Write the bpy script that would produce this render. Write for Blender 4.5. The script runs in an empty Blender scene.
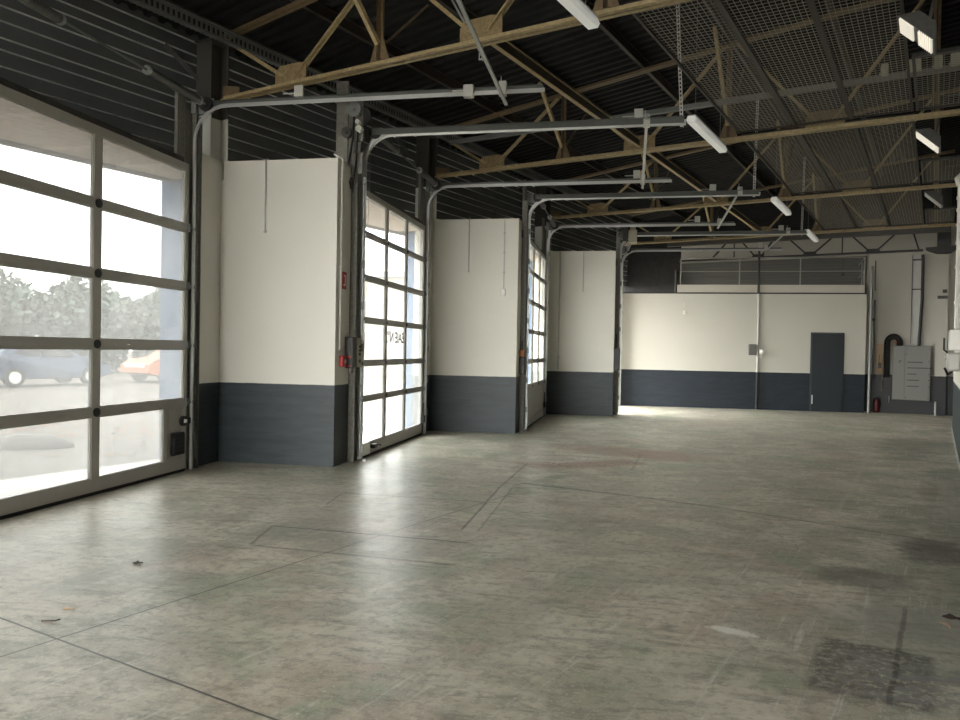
import bpy, math, random
from mathutils import Vector, Matrix
random.seed(7)
sc = bpy.context.scene
COL = sc.collection
A = 0.345                                   # angle of the building axis against the gates
T_ = Vector((math.cos(A), -math.sin(A), 0)) # across the hall
W_ = Vector((math.sin(A), math.cos(A), 0))  # along the hall
C1 = Vector((-5.28, 8.94, 0))
ROTW = -A
def SU(s, u, z=0.0):
    return C1 + T_*s + W_*u + Vector((0, 0, z))

# ------------------------------------------------------------------ materials
class NT:
    def __init__(s, name):
        s.m = bpy.data.materials.new(name); s.m.use_nodes = True
        s.t = s.m.node_tree; s.t.nodes.clear()
        s.out = s.t.nodes.new('ShaderNodeOutputMaterial')
    def n(s, kind, **kw):
        nd = s.t.nodes.new(kind)
        for k, v in kw.items(): setattr(nd, k, v)
        return nd
    def link(s, a, b): s.t.links.new(a, b)
    def val(s, sock, v):
        if isinstance(v, bpy.types.NodeSocket): s.link(v, sock)
        else: sock.default_value = v
    def math(s, op, a, b=0.0, c=0.0, clamp=False):
        nd = s.n('ShaderNodeMath', operation=op); nd.use_clamp = clamp
        s.val(nd.inputs[0], a); s.val(nd.inputs[1], b); s.val(nd.inputs[2], c)
        return nd.outputs[0]
    def ramp(s, x, lo, hi, a=0.0, b=1.0):
        nd = s.n('ShaderNodeMapRange', interpolation_type='SMOOTHSTEP')
        s.val(nd.inputs[0], x); nd.inputs[1].default_value = lo; nd.inputs[2].default_value = hi
        nd.inputs[3].default_value = a; nd.inputs[4].default_value = b
        return nd.outputs[0]
    def mix(s, f, a, b, blend='MIX'):
        nd = s.n('ShaderNodeMix', data_type='RGBA', blend_type=blend)
        s.val(nd.inputs[0], f)
        for k, v in ((6, a), (7, b)):
            if isinstance(v, bpy.types.NodeSocket): s.link(v, nd.inputs[k])
            else: nd.inputs[k].default_value = (*v[:3], 1)
        return nd.outputs[2]
    def noise(s, vec, scale, detail=4, rough=.55, dist=0.0):
        nd = s.n('ShaderNodeTexNoise'); s.link(vec, nd.inputs['Vector'])
        nd.inputs['Scale'].default_value = scale; nd.inputs['Detail'].default_value = detail
        nd.inputs['Roughness'].default_value = rough; nd.inputs['Distortion'].default_value = dist
        return nd.outputs['Fac']
    def pos(s): return s.n('ShaderNodeNewGeometry').outputs['Position']
    def sep(s, v):
        nd = s.n('ShaderNodeSeparateXYZ'); s.link(v, nd.inputs[0]); return nd.outputs
    def comb(s, x, y, z):
        nd = s.n('ShaderNodeCombineXYZ')
        for i, v in enumerate((x, y, z)): s.val(nd.inputs[i], v)
        return nd.outputs[0]
    def bsdf(s, color, rough=.5, metal=0.0, spec=.5, normal=None, **kw):
        b = s.n('ShaderNodeBsdfPrincipled')
        if isinstance(color, bpy.types.NodeSocket): s.link(color, b.inputs['Base Color'])
        else: b.inputs['Base Color'].default_value = (*color[:3], 1)
        s.val(b.inputs['Roughness'], rough); s.val(b.inputs['Metallic'], metal)
        b.inputs['Specular IOR Level'].default_value = spec
        if normal is not None: s.link(normal, b.inputs['Normal'])
        for k, v in kw.items(): b.inputs[k].default_value = v
        return b.outputs[0]
    def bump(s, h, strength=.2, dist=.01):
        nd = s.n('ShaderNodeBump'); nd.inputs['Strength'].default_value = strength
        nd.inputs['Distance'].default_value = dist; s.link(h, nd.inputs['Height']); return nd.outputs[0]
    def done(s, sh): s.link(sh, s.out.inputs[0]); return s.m

def simple(name, col, rough=.5, metal=0.0, var=.12, scale=6.0, spec=.5, bump=0.0):
    n = NT(name); p = n.pos()
    f = n.noise(p, scale, 5, .6)
    c = n.mix(f, tuple(x*(1-var) for x in col), tuple(min(1, x*(1+var)) for x in col))
    r = n.ramp(f, .3, .7, max(0, rough-.06), min(1, rough+.06))
    nm = n.bump(n.noise(p, scale*12, 3), bump, .004) if bump else None
    return n.done(n.bsdf(c, r, metal, spec, nm))

WHITE = (.70, .68, .62); NAVY = (.032, .042, .048)
def painted_wall(name, top=WHITE, dado=NAVY, split=1.02, upper=None, upper_z=99):
    n = NT(name); p = n.pos(); x, y, z = n.sep(p)
    f1 = n.noise(p, .9, 4, .5); f2 = n.noise(p, 14, 4, .6)
    w = n.mix(f1, tuple(c*.93 for c in top), tuple(min(1, c*1.05) for c in top))
    w = n.mix(n.ramp(f2, .62, .8, 0, .25), w, tuple(c*.8 for c in top))
    wob = n.math('ADD', z, n.math('MULTIPLY', n.math('SUBTRACT', n.noise(p, 9, 2), .5), .008))
    st = n.comb(n.math('MULTIPLY', x, 1.2), n.math('MULTIPLY', y, 1.2), n.math('MULTIPLY', z, 8))
    roll = n.noise(st, 2.2, 4, .6)
    d = n.mix(n.ramp(roll, .3, .75), tuple(c*.82 for c in dado), tuple(c*1.25 for c in dado))
    c = n.mix(n.ramp(wob, split-.004, split+.004), d, w)
    if upper: c = n.mix(n.ramp(z, upper_z-.005, upper_z+.005), c, upper)
    r = n.math('ADD', n.ramp(wob, split-.004, split+.004, .42, .62), n.math('MULTIPLY', roll, .1))
    return n.done(n.bsdf(c, r, 0, .4, n.bump(n.noise(p, 60, 4, .6), .12, .004)))

def steel_paint(name, col, rust, amount=.5, rough=.5):
    n = NT(name); p = n.pos()
    f = n.noise(p, 3.2, 6, .65); g = n.noise(p, 26, 4, .6)
    c = n.mix(n.ramp(g, .35, .7), tuple(v*.78 for v in col), tuple(v*1.12 for v in col))
    c = n.mix(n.ramp(f, .66-amount*.2, .80, 0, .75), c, rust)
    return n.done(n.bsdf(c, rough, 0, .45, n.bump(g, .15, .002)))

M = {}
M['wall'] = painted_wall('white_wall_dark_dado')
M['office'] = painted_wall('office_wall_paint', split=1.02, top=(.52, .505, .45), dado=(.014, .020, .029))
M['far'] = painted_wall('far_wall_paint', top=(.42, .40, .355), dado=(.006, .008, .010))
M['column'] = painted_wall('column_paint', top=(.62, .61, .56), upper=(.055, .052, .045), upper_z=4.42)
M['blue'] = simple('blue_outside_cladding', (.032, .115, .26), .6, 0, .08, 2)
M['clad'] = simple('anthracite_cladding', (.080, .088, .086), .45, 0, .25, 3)
M['cladglint'] = simple('cladding_lip_highlight', (.85, .85, .80), .35, .3, .15, 5)  # light caught on the ledges, put into a near-white colour
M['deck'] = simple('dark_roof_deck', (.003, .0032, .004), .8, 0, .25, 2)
M['ochre'] = steel_paint('ochre_painted_steel', (.40, .31, .165), (.13, .065, .035), .55)
M['ochredark'] = steel_paint('brown_painted_steel', (.17, .12, .065), (.09, .045, .025), .7)
M['darksteel'] = steel_paint('dark_grey_painted_steel', (.050, .047, .042), (.05, .03, .02), .3)
M['jamb'] = steel_paint('grey_brown_jamb_steel', (.17, .165, .14), (.09, .07, .05), .2)
M['galv'] = simple('galvanised_steel', (.42, .43, .42), .38, .75, .18, 18)
M['galvdark'] = simple('dull_galvanised_steel', (.20, .21, .20), .5, .6, .2, 12)
M['alu'] = simple('grey_aluminium', (.39, .37, .34), .42, .10, .08, 4)
M['alulight'] = simple('light_grey_panel', (.42, .41, .38), .5, .1, .06, 4)
M['black'] = simple('black_plastic', (.010, .010, .011), .45)
M['rubber'] = simple('black_rubber', (.008, .008, .008), .8)
M['white'] = simple('white_plastic', (.80, .79, .75), .45, 0, .04)
_n = NT('opal_lamp_cover')
M['opal'] = _n.done(_n.bsdf((.86, .86, .84), .3, **{'Emission Color': (1, 1, .98, 1), 'Emission Strength': .055}))
M['lightgrey'] = simple('light_grey_enamel', (.46, .46, .43), .45, 0, .08)
M['cabinet'] = simple('grey_sheet_steel_cabinet', (.13, .13, .118), .5, .2, .08, 6)
M['hanger'] = simple('pale_slotted_steel', (.62, .62, .60), .4, .3, .08, 10)
M['purlin'] = steel_paint('very_dark_purlin_steel', (.030, .024, .018), (.04, .02, .012), .3)
M['stone'] = simple('pale_stone', (.22, .21, .19), .8, 0, .2, 5)
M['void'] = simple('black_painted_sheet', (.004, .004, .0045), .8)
M['springsteel'] = simple('oily_spring_steel', (.12, .12, .11), .45, .4, .15, 20)
M['railsteel'] = simple('bright_rail_steel', (.50, .51, .50), .35, .6, .12, 18)
M['angledark'] = simple('weathered_angle_steel', (.11, .115, .11), .5, .4, .2, 12)
M['render'] = simple('pale_rendered_wall', (.24, .22, .185), .8, 0, .05, .5)
M['plate'] = steel_paint('brownish_gusset_steel', (.26, .195, .10), (.12, .06, .03), .6)
M['railing'] = simple('grey_railing_paint', (.28, .27, .245), .5, 0, .08)
M['red'] = simple('red_plastic', (.42, .02, .025), .4)
M['darkred'] = simple('dark_red_enamel', (.10, .008, .010), .4)
M['wood'] = simple('pale_timber', (.42, .30, .19), .7, 0, .2, 14)
M['wire'] = simple('wire_mesh_steel', (.27, .255, .21), .5, .3, .2, 10)
M['mezzclad'] = simple('grey_rear_cladding', (.07, .07, .062), .6, 0, .1, 3)
M['offdoor'] = simple('dark_painted_door', (.017, .023, .029), .45, 0, .08)
M['parapet'] = simple('pale_board', (.50, .47, .42), .6, 0, .08)
M['orange'] = simple('orange_terracotta', (.45, .16, .06), .7)
M['asphalt'] = simple('pale_dry_asphalt', (.150, .132, .110), .9, 0, .15, 1.2)
M['leafmat'] = simple('dry_leaf', (.26, .12, .05), .8, 0, .5, 8)
M['leafdark'] = simple('brown_dead_leaf', (.07, .05, .035), .8, 0, .3, 30)
M['tree'] = simple('green_foliage', (.15, .185, .15), .8, 0, .2, 1)
M['bark'] = simple('tree_bark', (.10, .08, .06), .9)
M['carblue'] = simple('blue_car_paint', (.035, .06, .11), .3, .2, .03)
M['carorange'] = simple('orange_car_paint', (.40, .11, .025), .25, .2, .03)
M['carglass'] = simple('dark_car_glass', (.03, .035, .04), .1)
M['soffit'] = simple('pale_soffit_boards', (.60, .50, .40), .6, 0, .05)
M['fascia'] = simple('pale_blue_fascia', (.42, .50, .62), .5, 0, .04)
M['text'] = simple('grey_lettering', (.09, .09, .09), .6)
M['cream'] = simple('cream_box', (.40, .38, .30), .55, 0, .1)
M['pipe_dark'] = simple('black_pipe', (.012, .012, .012), .5)

def glass_mat(name, tint, haze, h0, h1):
    n = NT(name); p = n.pos()
    f = n.noise(p, 2.2, 5, .6); g = n.noise(p, 30, 4, .6)
    tr = n.n('ShaderNodeBsdfTransparent'); tr.inputs[0].default_value = (*[tint*q for q in (.985, 1, .995)], 1)
    tl = n.n('ShaderNodeBsdfTranslucent'); tl.inputs[0].default_value = (haze, haze, haze*.99, 1)
    m = n.n('ShaderNodeMixShader')
    fac = n.math('ADD', n.ramp(f, .25, .75, h0, h1), 0.0)
    n.link(fac, m.inputs[0]); n.link(tr.outputs[0], m.inputs[1]); n.link(tl.outputs[0], m.inputs[2])
    gl = n.n('ShaderNodeBsdfGlossy'); gl.inputs['Roughness'].default_value = .05
    gl.inputs[0].default_value = (.9, .9, .9, 1)
    m2 = n.n('ShaderNodeMixShader'); m2.inputs[0].default_value = .04
    n.link(m.outputs[0], m2.inputs[1]); n.link(gl.outputs[0], m2.inputs[2])
    return n.done(m2.outputs[0])
M['glass'] = glass_mat('dusty_tinted_glazing', .38, .50, .13, .19)
M['frosted'] = glass_mat('frosted_glazing', .66, .40, .14, .20)
M['clear'] = glass_mat('clear_glazing', .84, .4, .10, .16)

def lamp_mat():
    n = NT('lit_lamp_diffuser')
    b = n.bsdf((.75, .70, .58), .4, **{'Emission Color': (1, .93, .80, 1), 'Emission Strength': .18})
    return n.done(b)
M['lit'] = lamp_mat()

CRACKS = [(-2.9,5.86,-1.2,5.75,.014,.9),(-2.78,5.25,-1.17,5.13,.018,.6),(-2.9,5.86,-2.78,5.25,.012,.6),(-2.88,7.38,-1.23,7.33,.012,.8),(-2.88,7.38,-2.81,6.77,.010,.6),
 (-1.38,8.19,-1.35,6.14,.012,.8),(-1.24,8.16,-1.21,6.11,.008,.5),(-1.38,8.19,-1.32,10.04,.014,.6),(-1.2,8.5,.04,8.07,.035,.7),(.04,8.07,.9,7.7,.028,.6),(.9,7.7,2.62,6.72,.022,.55),
 (.16,11.34,.04,9.86,.02,.4),(1.64,4.94,1.12,3.54,.012,.6),(2.12,17.99,3.45,16.65,.04,.45),(-.49,13.05,1.36,12.09,.025,.4)]
SCRATCHES = [(-1.32,8.2,-1.28,6.09,.06,.7),(-2.87,7.16,-2.81,6.87,.06,.6),(.08,4.31,.22,4.8,.014,.5),(.26,4.89,.71,6.02,.014,.6),(.72,5.96,.89,6.13,.014,.5),(-.12,3.67,.08,4.31,.02,.35),
 (1.85,7.52,2.4,9.02,.025,.5),(2.4,9.02,3.57,12.49,.02,.4),(.41,3.42,.63,3.77,.03,.6),(-.47,5.45,-.07,6.69,.014,.4),(.11,6.94,.77,8.65,.016,.35),(-.74,3.24,-.81,3.68,.008,.5),(-.81,3.68,-.91,3.91,.008,.5),(-.89,5.34,-.54,6.19,.014,.35),(3.81,10.26,2.93,7.74,.08,.4)]
RUST = [(-1.32,9.77,-.9,10.09,.26,.8),(-.88,9.91,.15,10.62,.22,.9),(.16,11.34,.86,11.36,.50,.7),(.04,11.64,.27,11.06,.20,1.0)]
def floor_mat():
    n = NT('worn_power_floated_concrete'); p = n.pos(); x, y, z = n.sep(p)
    dx = n.math('SUBTRACT', x, C1.x); dy = n.math('SUBTRACT', y, C1.y)
    s = n.math('ADD', n.math('MULTIPLY', dx, T_.x), n.math('MULTIPLY', dy, T_.y))
    u = n.math('ADD', n.math('MULTIPLY', dx, W_.x), n.math('MULTIPLY', dy, W_.y))
    big = n.noise(p, .35, 5, .6, .4); mid = n.noise(p, 1.7, 7, .68, .3); fine = n.noise(p, 15, 6, .7); grit = n.noise(p, 55, 3, .6)
    cloud = n.noise(p, .75, 6, .65, .5); cl2 = n.noise(n.comb(n.math('ADD', x, 31.0), y, 7.0), 1.1, 6, .7, .4)
    drag = n.noise(n.comb(n.math('MULTIPLY', s, 15.0), n.math('MULTIPLY', u, .8), 0.0), 1.5, 6, .72, .3)
    trowel = n.noise(n.comb(n.math('MULTIPLY', x, 2.0), n.math('MULTIPLY', y, 7.0), 3.0), 1.4, 7, .72, .6)
    c = n.mix(n.ramp(big, .40, .60), (0.358, 0.347, 0.268), (0.508, 0.470, 0.382))
    c = n.mix(n.ramp(cloud, .49, .60, 0, .70), c, (0.349, 0.398, 0.278))        # greenish clouds
    c = n.mix(n.ramp(cl2, .50, .62, 0, .60), c, (0.501, 0.398, 0.318))          # brownish clouds
    c = n.mix(n.ramp(mid, .44, .60, 0, .70), c, (0.684, 0.644, 0.533))
    c = n.mix(n.ramp(trowel, .50, .66, 0, .60), c, (0.207, 0.197, 0.152))
    c = n.mix(n.ramp(drag, .54, .70, 0, .60), c, (0.720, 0.720, 0.652))
    c = n.mix(n.ramp(fine, .48, .62, 0, .45), c, (0.198, 0.190, 0.152))
    c = n.mix(n.ramp(grit, .56, .68, 0, .40), c, (0.720, 0.720, 0.636))
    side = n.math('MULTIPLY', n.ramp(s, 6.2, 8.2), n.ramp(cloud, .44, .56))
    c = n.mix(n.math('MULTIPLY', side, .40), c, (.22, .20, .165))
    warp = n.math('MULTIPLY', n.math('SUBTRACT', n.noise(p, 5, 4, .6), .5), .09)
    rough_edge = n.noise(p, 24, 5, .75)
    def line(coord, at, w, rng=None, other=None, wob=0.0):
        d = n.math('ABSOLUTE', n.math('SUBTRACT', n.math('ADD', coord, n.math('MULTIPLY', warp, wob)), at))
        m = n.ramp(d, w*.5, w*1.4, 1, 0)
        if rng:
            m = n.math('MULTIPLY', m, n.ramp(other, rng[0]-.02, rng[0]+.02)); m = n.math('MULTIPLY', m, n.ramp(other, rng[1]-.02, rng[1]+.02, 1, 0))
        return m
    def rect(s0, s1, u0, u1, soft=.06, wob=1.0):
        a = n.math('ADD', s, n.math('MULTIPLY', warp, wob)); b = n.math('ADD', u, n.math('MULTIPLY', warp, wob))
        m = n.math('MULTIPLY', n.ramp(a, s0-soft, s0+soft), n.ramp(a, s1-soft, s1+soft, 1, 0))
        return n.math('MULTIPLY', m, n.math('MULTIPLY', n.ramp(b, u0-soft, u0+soft), n.ramp(b, u1-soft, u1+soft, 1, 0)))
    def blob(s0, u0, rs, ru, k=1.0, nz=2.4):
        a = n.math('DIVIDE', n.math('SUBTRACT', s, s0), rs); b = n.math('DIVIDE', n.math('SUBTRACT', u, u0), ru)
        d = n.math('ADD', n.math('MULTIPLY', a, a), n.math('MULTIPLY', b, b))
        d = n.math('ADD', d, n.math('MULTIPLY', n.math('SUBTRACT', n.noise(p, 9, 6, .75), .5), nz))
        return n.ramp(d, .15, 1.2, k, 0)
    def seg(x0, y0, x1, y1, w, k):
        L = math.hypot(x1-x0, y1-y0); ux, uy = (x1-x0)/L, (y1-y0)/L
        a = n.math('ADD', n.math('MULTIPLY', n.math('SUBTRACT', x, x0), ux), n.math('MULTIPLY', n.math('SUBTRACT', y, y0), uy))
        b = n.math('ADD', n.math('MULTIPLY', n.math('SUBTRACT', x, x0), -uy), n.math('MULTIPLY', n.math('SUBTRACT', y, y0), ux))
        b = n.math('ABSOLUTE', n.math('ADD', b, n.math('MULTIPLY', warp, .35)))
        m = n.math('MULTIPLY', n.ramp(b, w*.6, w*1.5, k, 0), n.ramp(a, -.03, .05)); m = n.math('MULTIPLY', m, n.ramp(a, L-.05, L+.03, 1, 0))
        return m
    patchy = n.ramp(rough_edge, .42, .56, .18, 1)
    for q in RUST: c = n.mix(n.math('MULTIPLY', seg(*q), patchy), c, (.28, .115, .07))
    c = n.mix(blob(4.1, 4.3, 1.5, .6, .6), c, (.34, .215, .155))
    c = n.mix(n.math('MULTIPLY', rect(3.3, 4.9, -2.4, -1.7, .05, .6), .22), c, (.12, .115, .10))
    sc_ = None
    for q in SCRATCHES:
        m_ = seg(*q); sc_ = m_ if sc_ is None else n.math('MAXIMUM', sc_, m_)
    c = n.mix(n.math('MULTIPLY', sc_, patchy), c, (.56, .53, .45))
    # oily square by the right edge
    sq = n.math('MULTIPLY', rect(7.50, 8.02, -2.92, -2.20, .035, 1.2), n.ramp(rough_edge, .38, .56, .25, 1))
    c = n.mix(n.math('MULTIPLY', sq, .78), c, (.060, .058, .056))
    inn = n.math('MULTIPLY', rect(7.62, 8.4, -2.88, -2.34, .06, 1.6), n.ramp(n.noise(p, 12, 5, .7), .46, .56))
    c = n.mix(n.math('MULTIPLY', inn, .75), c, (.25, .245, .235))
    c = n.mix(blob(7.08, -2.40, .16, .06, 1.0, 3.4), c, (.80, .78, .72))
    c = n.mix(blob(7.2, 12.2, .5, .07, .9), c, (.50, .48, .43)); c = n.mix(blob(5.1, 12.2, .35, .10, .9), c, (.55, .53, .47))
    c = n.mix(blob(6.85, .95, .12, .05, .9), c, (.50, .48, .43)); c = n.mix(blob(7.3, 4.6, .4, .12, .7), c, (.42, .40, .36))
    c = n.mix(blob(7.95, 3.2, .12, .9, .45, 1.2), c, (.30, .25, .19))
    c = n.mix(blob(7.6, -.9, .35, .30, .55), c, (.09, .082, .07)); c = n.mix(blob(8.0, .2, .3, .5, .7), c, (.06, .055, .045)); c = n.mix(blob(7.6, 8.0, .5, 2.2, .4), c, (.11, .10, .085))
    c = n.mix(blob(7.9, -1.7, .5, .35, .45), c, (.30, .29, .27))
    joint = n.math('MAXIMUM', line(s, 4.215, .006, (-9, .4), u, .08), line(u, -4.44, .007, None, None, .1))
    joint = n.math('MULTIPLY', joint, .95)
    for q in CRACKS: joint = n.math('MAXIMUM', joint, n.math('MULTIPLY', seg(*q), n.ramp(rough_edge, .38, .52, .6, 1)))
    c = n.mix(n.math('MULTIPLY', joint, .92), c, (.05, .045, .038))
    v = n.n('ShaderNodeTexVoronoi'); n.link(p, v.inputs['Vector']); v.inputs['Scale'].default_value = 2.6
    chip = n.math('MULTIPLY', n.ramp(v.outputs['Distance'], .014, .028, 1, 0), n.ramp(n.noise(p, .9, 2), .48, .58))
    c = n.mix(chip, c, (.62, .60, .54))
    r = n.ramp(mid, .25, .75, .24, .34)
    r = n.math('ADD', r, n.ramp(trowel, .45, .8, 0, .10)); r = n.math('ADD', r, n.ramp(s, 5.8, 8.0, 0, .22))
    r = n.math('ADD', r, n.math('MULTIPLY', fine, .10))
    h = n.math('ADD', n.math('MULTIPLY', mid, .5), n.math('MULTIPLY', fine, .30))
    h = n.math('SUBTRACT', h, n.math('MULTIPLY', joint, .6))
    return n.done(n.bsdf(c, r, 0, .5, n.bump(h, .28, .006)))
M['floor'] = floor_mat()

# ------------------------------------------------------------------ mesh helpers
class MB:
    def __init__(s): s.v = []; s.f = []; s.mi = []; s.cur = 0
    def add(s, vs, fs):
        k = len(s.v); s.v += [tuple(v) for v in vs]
        for f in fs: s.f.append(tuple(i+k for i in f)); s.mi.append(s.cur)
        return s
    def box(s, x0, x1, y0, y1, z0, z1):
        x0, x1 = min(x0, x1), max(x0, x1); y0, y1 = min(y0, y1), max(y0, y1); z0, z1 = min(z0, z1), max(z0, z1)
        return s.add([(x0,y0,z0),(x1,y0,z0),(x1,y1,z0),(x0,y1,z0),(x0,y0,z1),(x1,y0,z1),(x1,y1,z1),(x0,y1,z1)],
                     [(0,3,2,1),(4,5,6,7),(0,1,5,4),(1,2,6,5),(2,3,7,6),(3,0,4,7)])
    def bbox(s, x0, x1, y0, y1, z0, z1, b=.006):
        # box with chamfered vertical and horizontal edges
        x0, x1 = min(x0, x1), max(x0, x1); y0, y1 = min(y0, y1), max(y0, y1)
        b = min(b, (x1-x0)*.4, (y1-y0)*.4, (z1-z0)*.4)
        def ring(i, z): return [(x0+b+i,y0+i,z),(x1-b-i,y0+i,z),(x1-i,y0+b+i,z),(x1-i,y1-b-i,z),(x1-b-i,y1-i,z),(x0+b+i,y1-i,z),(x0+i,y1-b-i,z),(x0+i,y0+b+i,z)]
        k = b*.6
        R = [ring(k, z0), ring(0, z0+b), ring(0, z1-b), ring(k, z1)]
        vs = [p for r in R for p in r]; fs = [tuple(range(7, -1, -1)), tuple(range(24, 32))]
        for j in range(3):
            for i in range(8): a = j*8+i; c = j*8+(i+1) % 8; fs.append((a, c, c+8, a+8))
        return s.add(vs, fs)
    def bar(s, p, q, w, h, up=(0, 0, 1)):
        p = Vector(p); q = Vector(q); d = (q-p).normalized(); up = Vector(up)
        sd = d.cross(up)
        if sd.length < 1e-4: sd = d.cross(Vector((1, 0, 0)))
        sd.normalize(); un = sd.cross(d).normalized()
        vs = []
        for c in (p, q):
            for a, b in ((-1,-1),(1,-1),(1,1),(-1,1)): vs.append(c+sd*(a*w/2)+un*(b*h/2))
        return s.add(vs, [(3,2,1,0),(4,5,6,7),(0,1,5,4),(1,2,6,5),(2,3,7,6),(3,0,4,7)])
    def tube(s, pts, r, n=10, cap=True):
        pts = [Vector(p) for p in pts]; rs = r if isinstance(r, (list, tuple)) else [r]*len(pts)
        ref = None; vs = []; fs = []
        for i, p in enumerate(pts):
            d = (pts[min(i+1, len(pts)-1)]-pts[max(i-1, 0)])
            if d.length < 1e-9: d = Vector((0, 0, 1))
            d.normalize()
            if ref is None:
                ref = d.cross(Vector((0, 0, 1)))
                if ref.length < 1e-3: ref = d.cross(Vector((1, 0, 0)))
            ref = (ref-d*ref.dot(d)).normalized(); o = d.cross(ref)
            for k in range(n):
                a = 2*math.pi*k/n; vs.append(p+ref*(math.cos(a)*rs[i])+o*(math.sin(a)*rs[i]))
        for i in range(len(pts)-1):
            for k in range(n):
                a = i*n+k; b = i*n+(k+1) % n; fs.append((a, a+n, b+n, b))
        if cap: fs.append(tuple(range(n))); fs.append(tuple(range(len(pts)*n-1, (len(pts)-1)*n-1, -1)))
        return s.add(vs, fs)
    def prism(s, poly, a, b, axis='z'):
        # poly: 2-D outline; extruded from a to b along axis
        def P(u, v, w):
            return {'z': (u, v, w), 'y': (u, w, v), 'x': (w, u, v)}[axis]
        n = len(poly); vs = [P(u, v, a) for u, v in poly]+[P(u, v, b) for u, v in poly]
        fs = [tuple(range(n-1, -1, -1)), tuple(range(n, 2*n))]
        for i in range(n): fs.append((i, (i+1) % n, n+(i+1) % n, n+i))
        return s.add(vs, fs)
    def build(s, name, mats, parent=None, loc=(0, 0, 0), rz=0.0, smooth=False):
        me = bpy.data.meshes.new(name); me.from_pydata(s.v, [], s.f)
        ms = mats if isinstance(mats, (list, tuple)) else [mats]
        for m in ms: me.materials.append(M[m] if isinstance(m, str) else m)
        if len(ms) > 1: me.polygons.foreach_set('material_index', s.mi)
        me.update()
        import bmesh
        bm = bmesh.new(); bm.from_mesh(me); bmesh.ops.recalc_face_normals(bm, faces=bm.faces); bm.to_mesh(me); bm.free()
        if smooth:
            for p in me.polygons: p.use_smooth = True
            me.set_sharp_from_angle(angle=math.radians(38))
        o = bpy.data.objects.new(name, me); COL.objects.link(o)
        o.location = loc; o.rotation_euler = (0, 0, rz)
        if parent: o.parent = parent
        return o
def tag(o, label, cat, group=None, kind=None):
    if label: o['label'] = label
    if cat: o['category'] = cat
    if group: o['group'] = group
    if kind: o['kind'] = kind
    return o
def empty(name, loc, rz=0.0, label=None, cat=None, group=None, kind=None):
    o = bpy.data.objects.new(name, None); COL.objects.link(o)
    o.location = loc; o.rotation_euler = (0, 0, rz); o.empty_display_size = .2
    return tag(o, label, cat, group, kind)
def plabel(o, text): o['label'] = text; return o

# ------------------------------------------------------------------ setting
HALL_U0 = -13.6; FAR_U = 16.55; RW = 8.3
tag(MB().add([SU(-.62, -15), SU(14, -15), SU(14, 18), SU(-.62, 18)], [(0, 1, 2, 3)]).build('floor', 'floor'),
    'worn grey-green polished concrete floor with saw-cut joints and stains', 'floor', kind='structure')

CX = [-3.62, -2.01, -.40]; CY = [8.94, 13.45, 17.96]
corners = [(-8.45, -4.59), (-6.84, -.08), (-5.23, 4.43)] + list(zip(CX, CY))
doorY = {0: (.53, 3.63), 1: (5.04, 8.14), 2: (9.66, 12.76), 3: (14.10, 17.20), 4: (18.72, 21.48)}
doorX = {0: -6.78, 1: -5.17, 2: -3.56, 3: -1.95, 4: -.34}
WT = 3.85
names = ['behind the viewer, furthest back', 'behind the viewer', 'left of the viewer',
         'between the first and second gates', 'between the second and third gates', 'right of the third gate']
ends = {2: doorY[0][1], 3: doorY[1][1], 4: doorY[2][1], 5: doorY[3][1], 1: -.88, 0: -5.4}
starts = {0: -3.98, 1: doorY[0][0], 2: doorY[1][0], 3: doorY[2][0], 4: doorY[3][0], 5: doorY[4][0]}
for i, (cx, cy) in enumerate(corners):
    m = MB()
    xp = cx-1.61                                  # plane of the previous gate
    m.cur = 0
    m.box(xp+.06, cx, cy, cy+.16, 0, WT)          # wing wall across
    m.box(cx-.16, cx, cy+.16, starts[i]-.20, 0, WT) # short return to the next gate
    m.box(xp-.12, xp+.02, ends[i]+.20, cy+.16, 0, WT)  # short return from the previous gate
    m.cur = 1
    ot = .82 if i in (3, 5) else .46
    m.box(xp-ot, xp-.22, cy+.0, cy+.2, 0, 3.62)
    m.cur = 1 if i == 5 else 0; m.box(xp-.22, xp+.06, cy+.02, cy+.16, 0, 3.62)
    tag(m.build('wall_left', ['wall', 'blue']), 'white wing wall with dark blue-grey lower band, '+names[i], 'wall', kind='structure')

# upper cladding on the diagonal facade line
SF = -.52
m = MB(); z = 3.74
edges = [3.74]
pat = [.175, .125, .175, .16]; k = 0
m.cur = 0
m.box(SF-.12, SF-.03, HALL_U0, FAR_U+.1, 3.60, 5.75)
prof = []
while z < 5.6:
    hgt = pat[k % 4]; k += 1
    m.cur = 0; m.box(SF-.03, SF+.0, HALL_U0, FAR_U, z+.022, z+hgt-.004)
    m.cur = 1; m.box(SF-.03, SF+.012, HALL_U0, FAR_U, z+.015, z+.020)
    z += hgt
tag(m.build('wall_left', ['clad', 'cladglint'], loc=C1, rz=ROTW), 'anthracite cassette cladding with ledge highlights coloured pale, above the gates', 'wall', kind='structure')
m = MB()
for k in doorY: m.box(doorX[k]-.10, doorX[k]-.03, doorY[k][0]-.3, doorY[k][1]+.3, 3.56, 3.70)
tag(m.build('trim_3', 'darksteel'), 'dark steel lintels over the gates', 'lintel', kind='structure')
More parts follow.
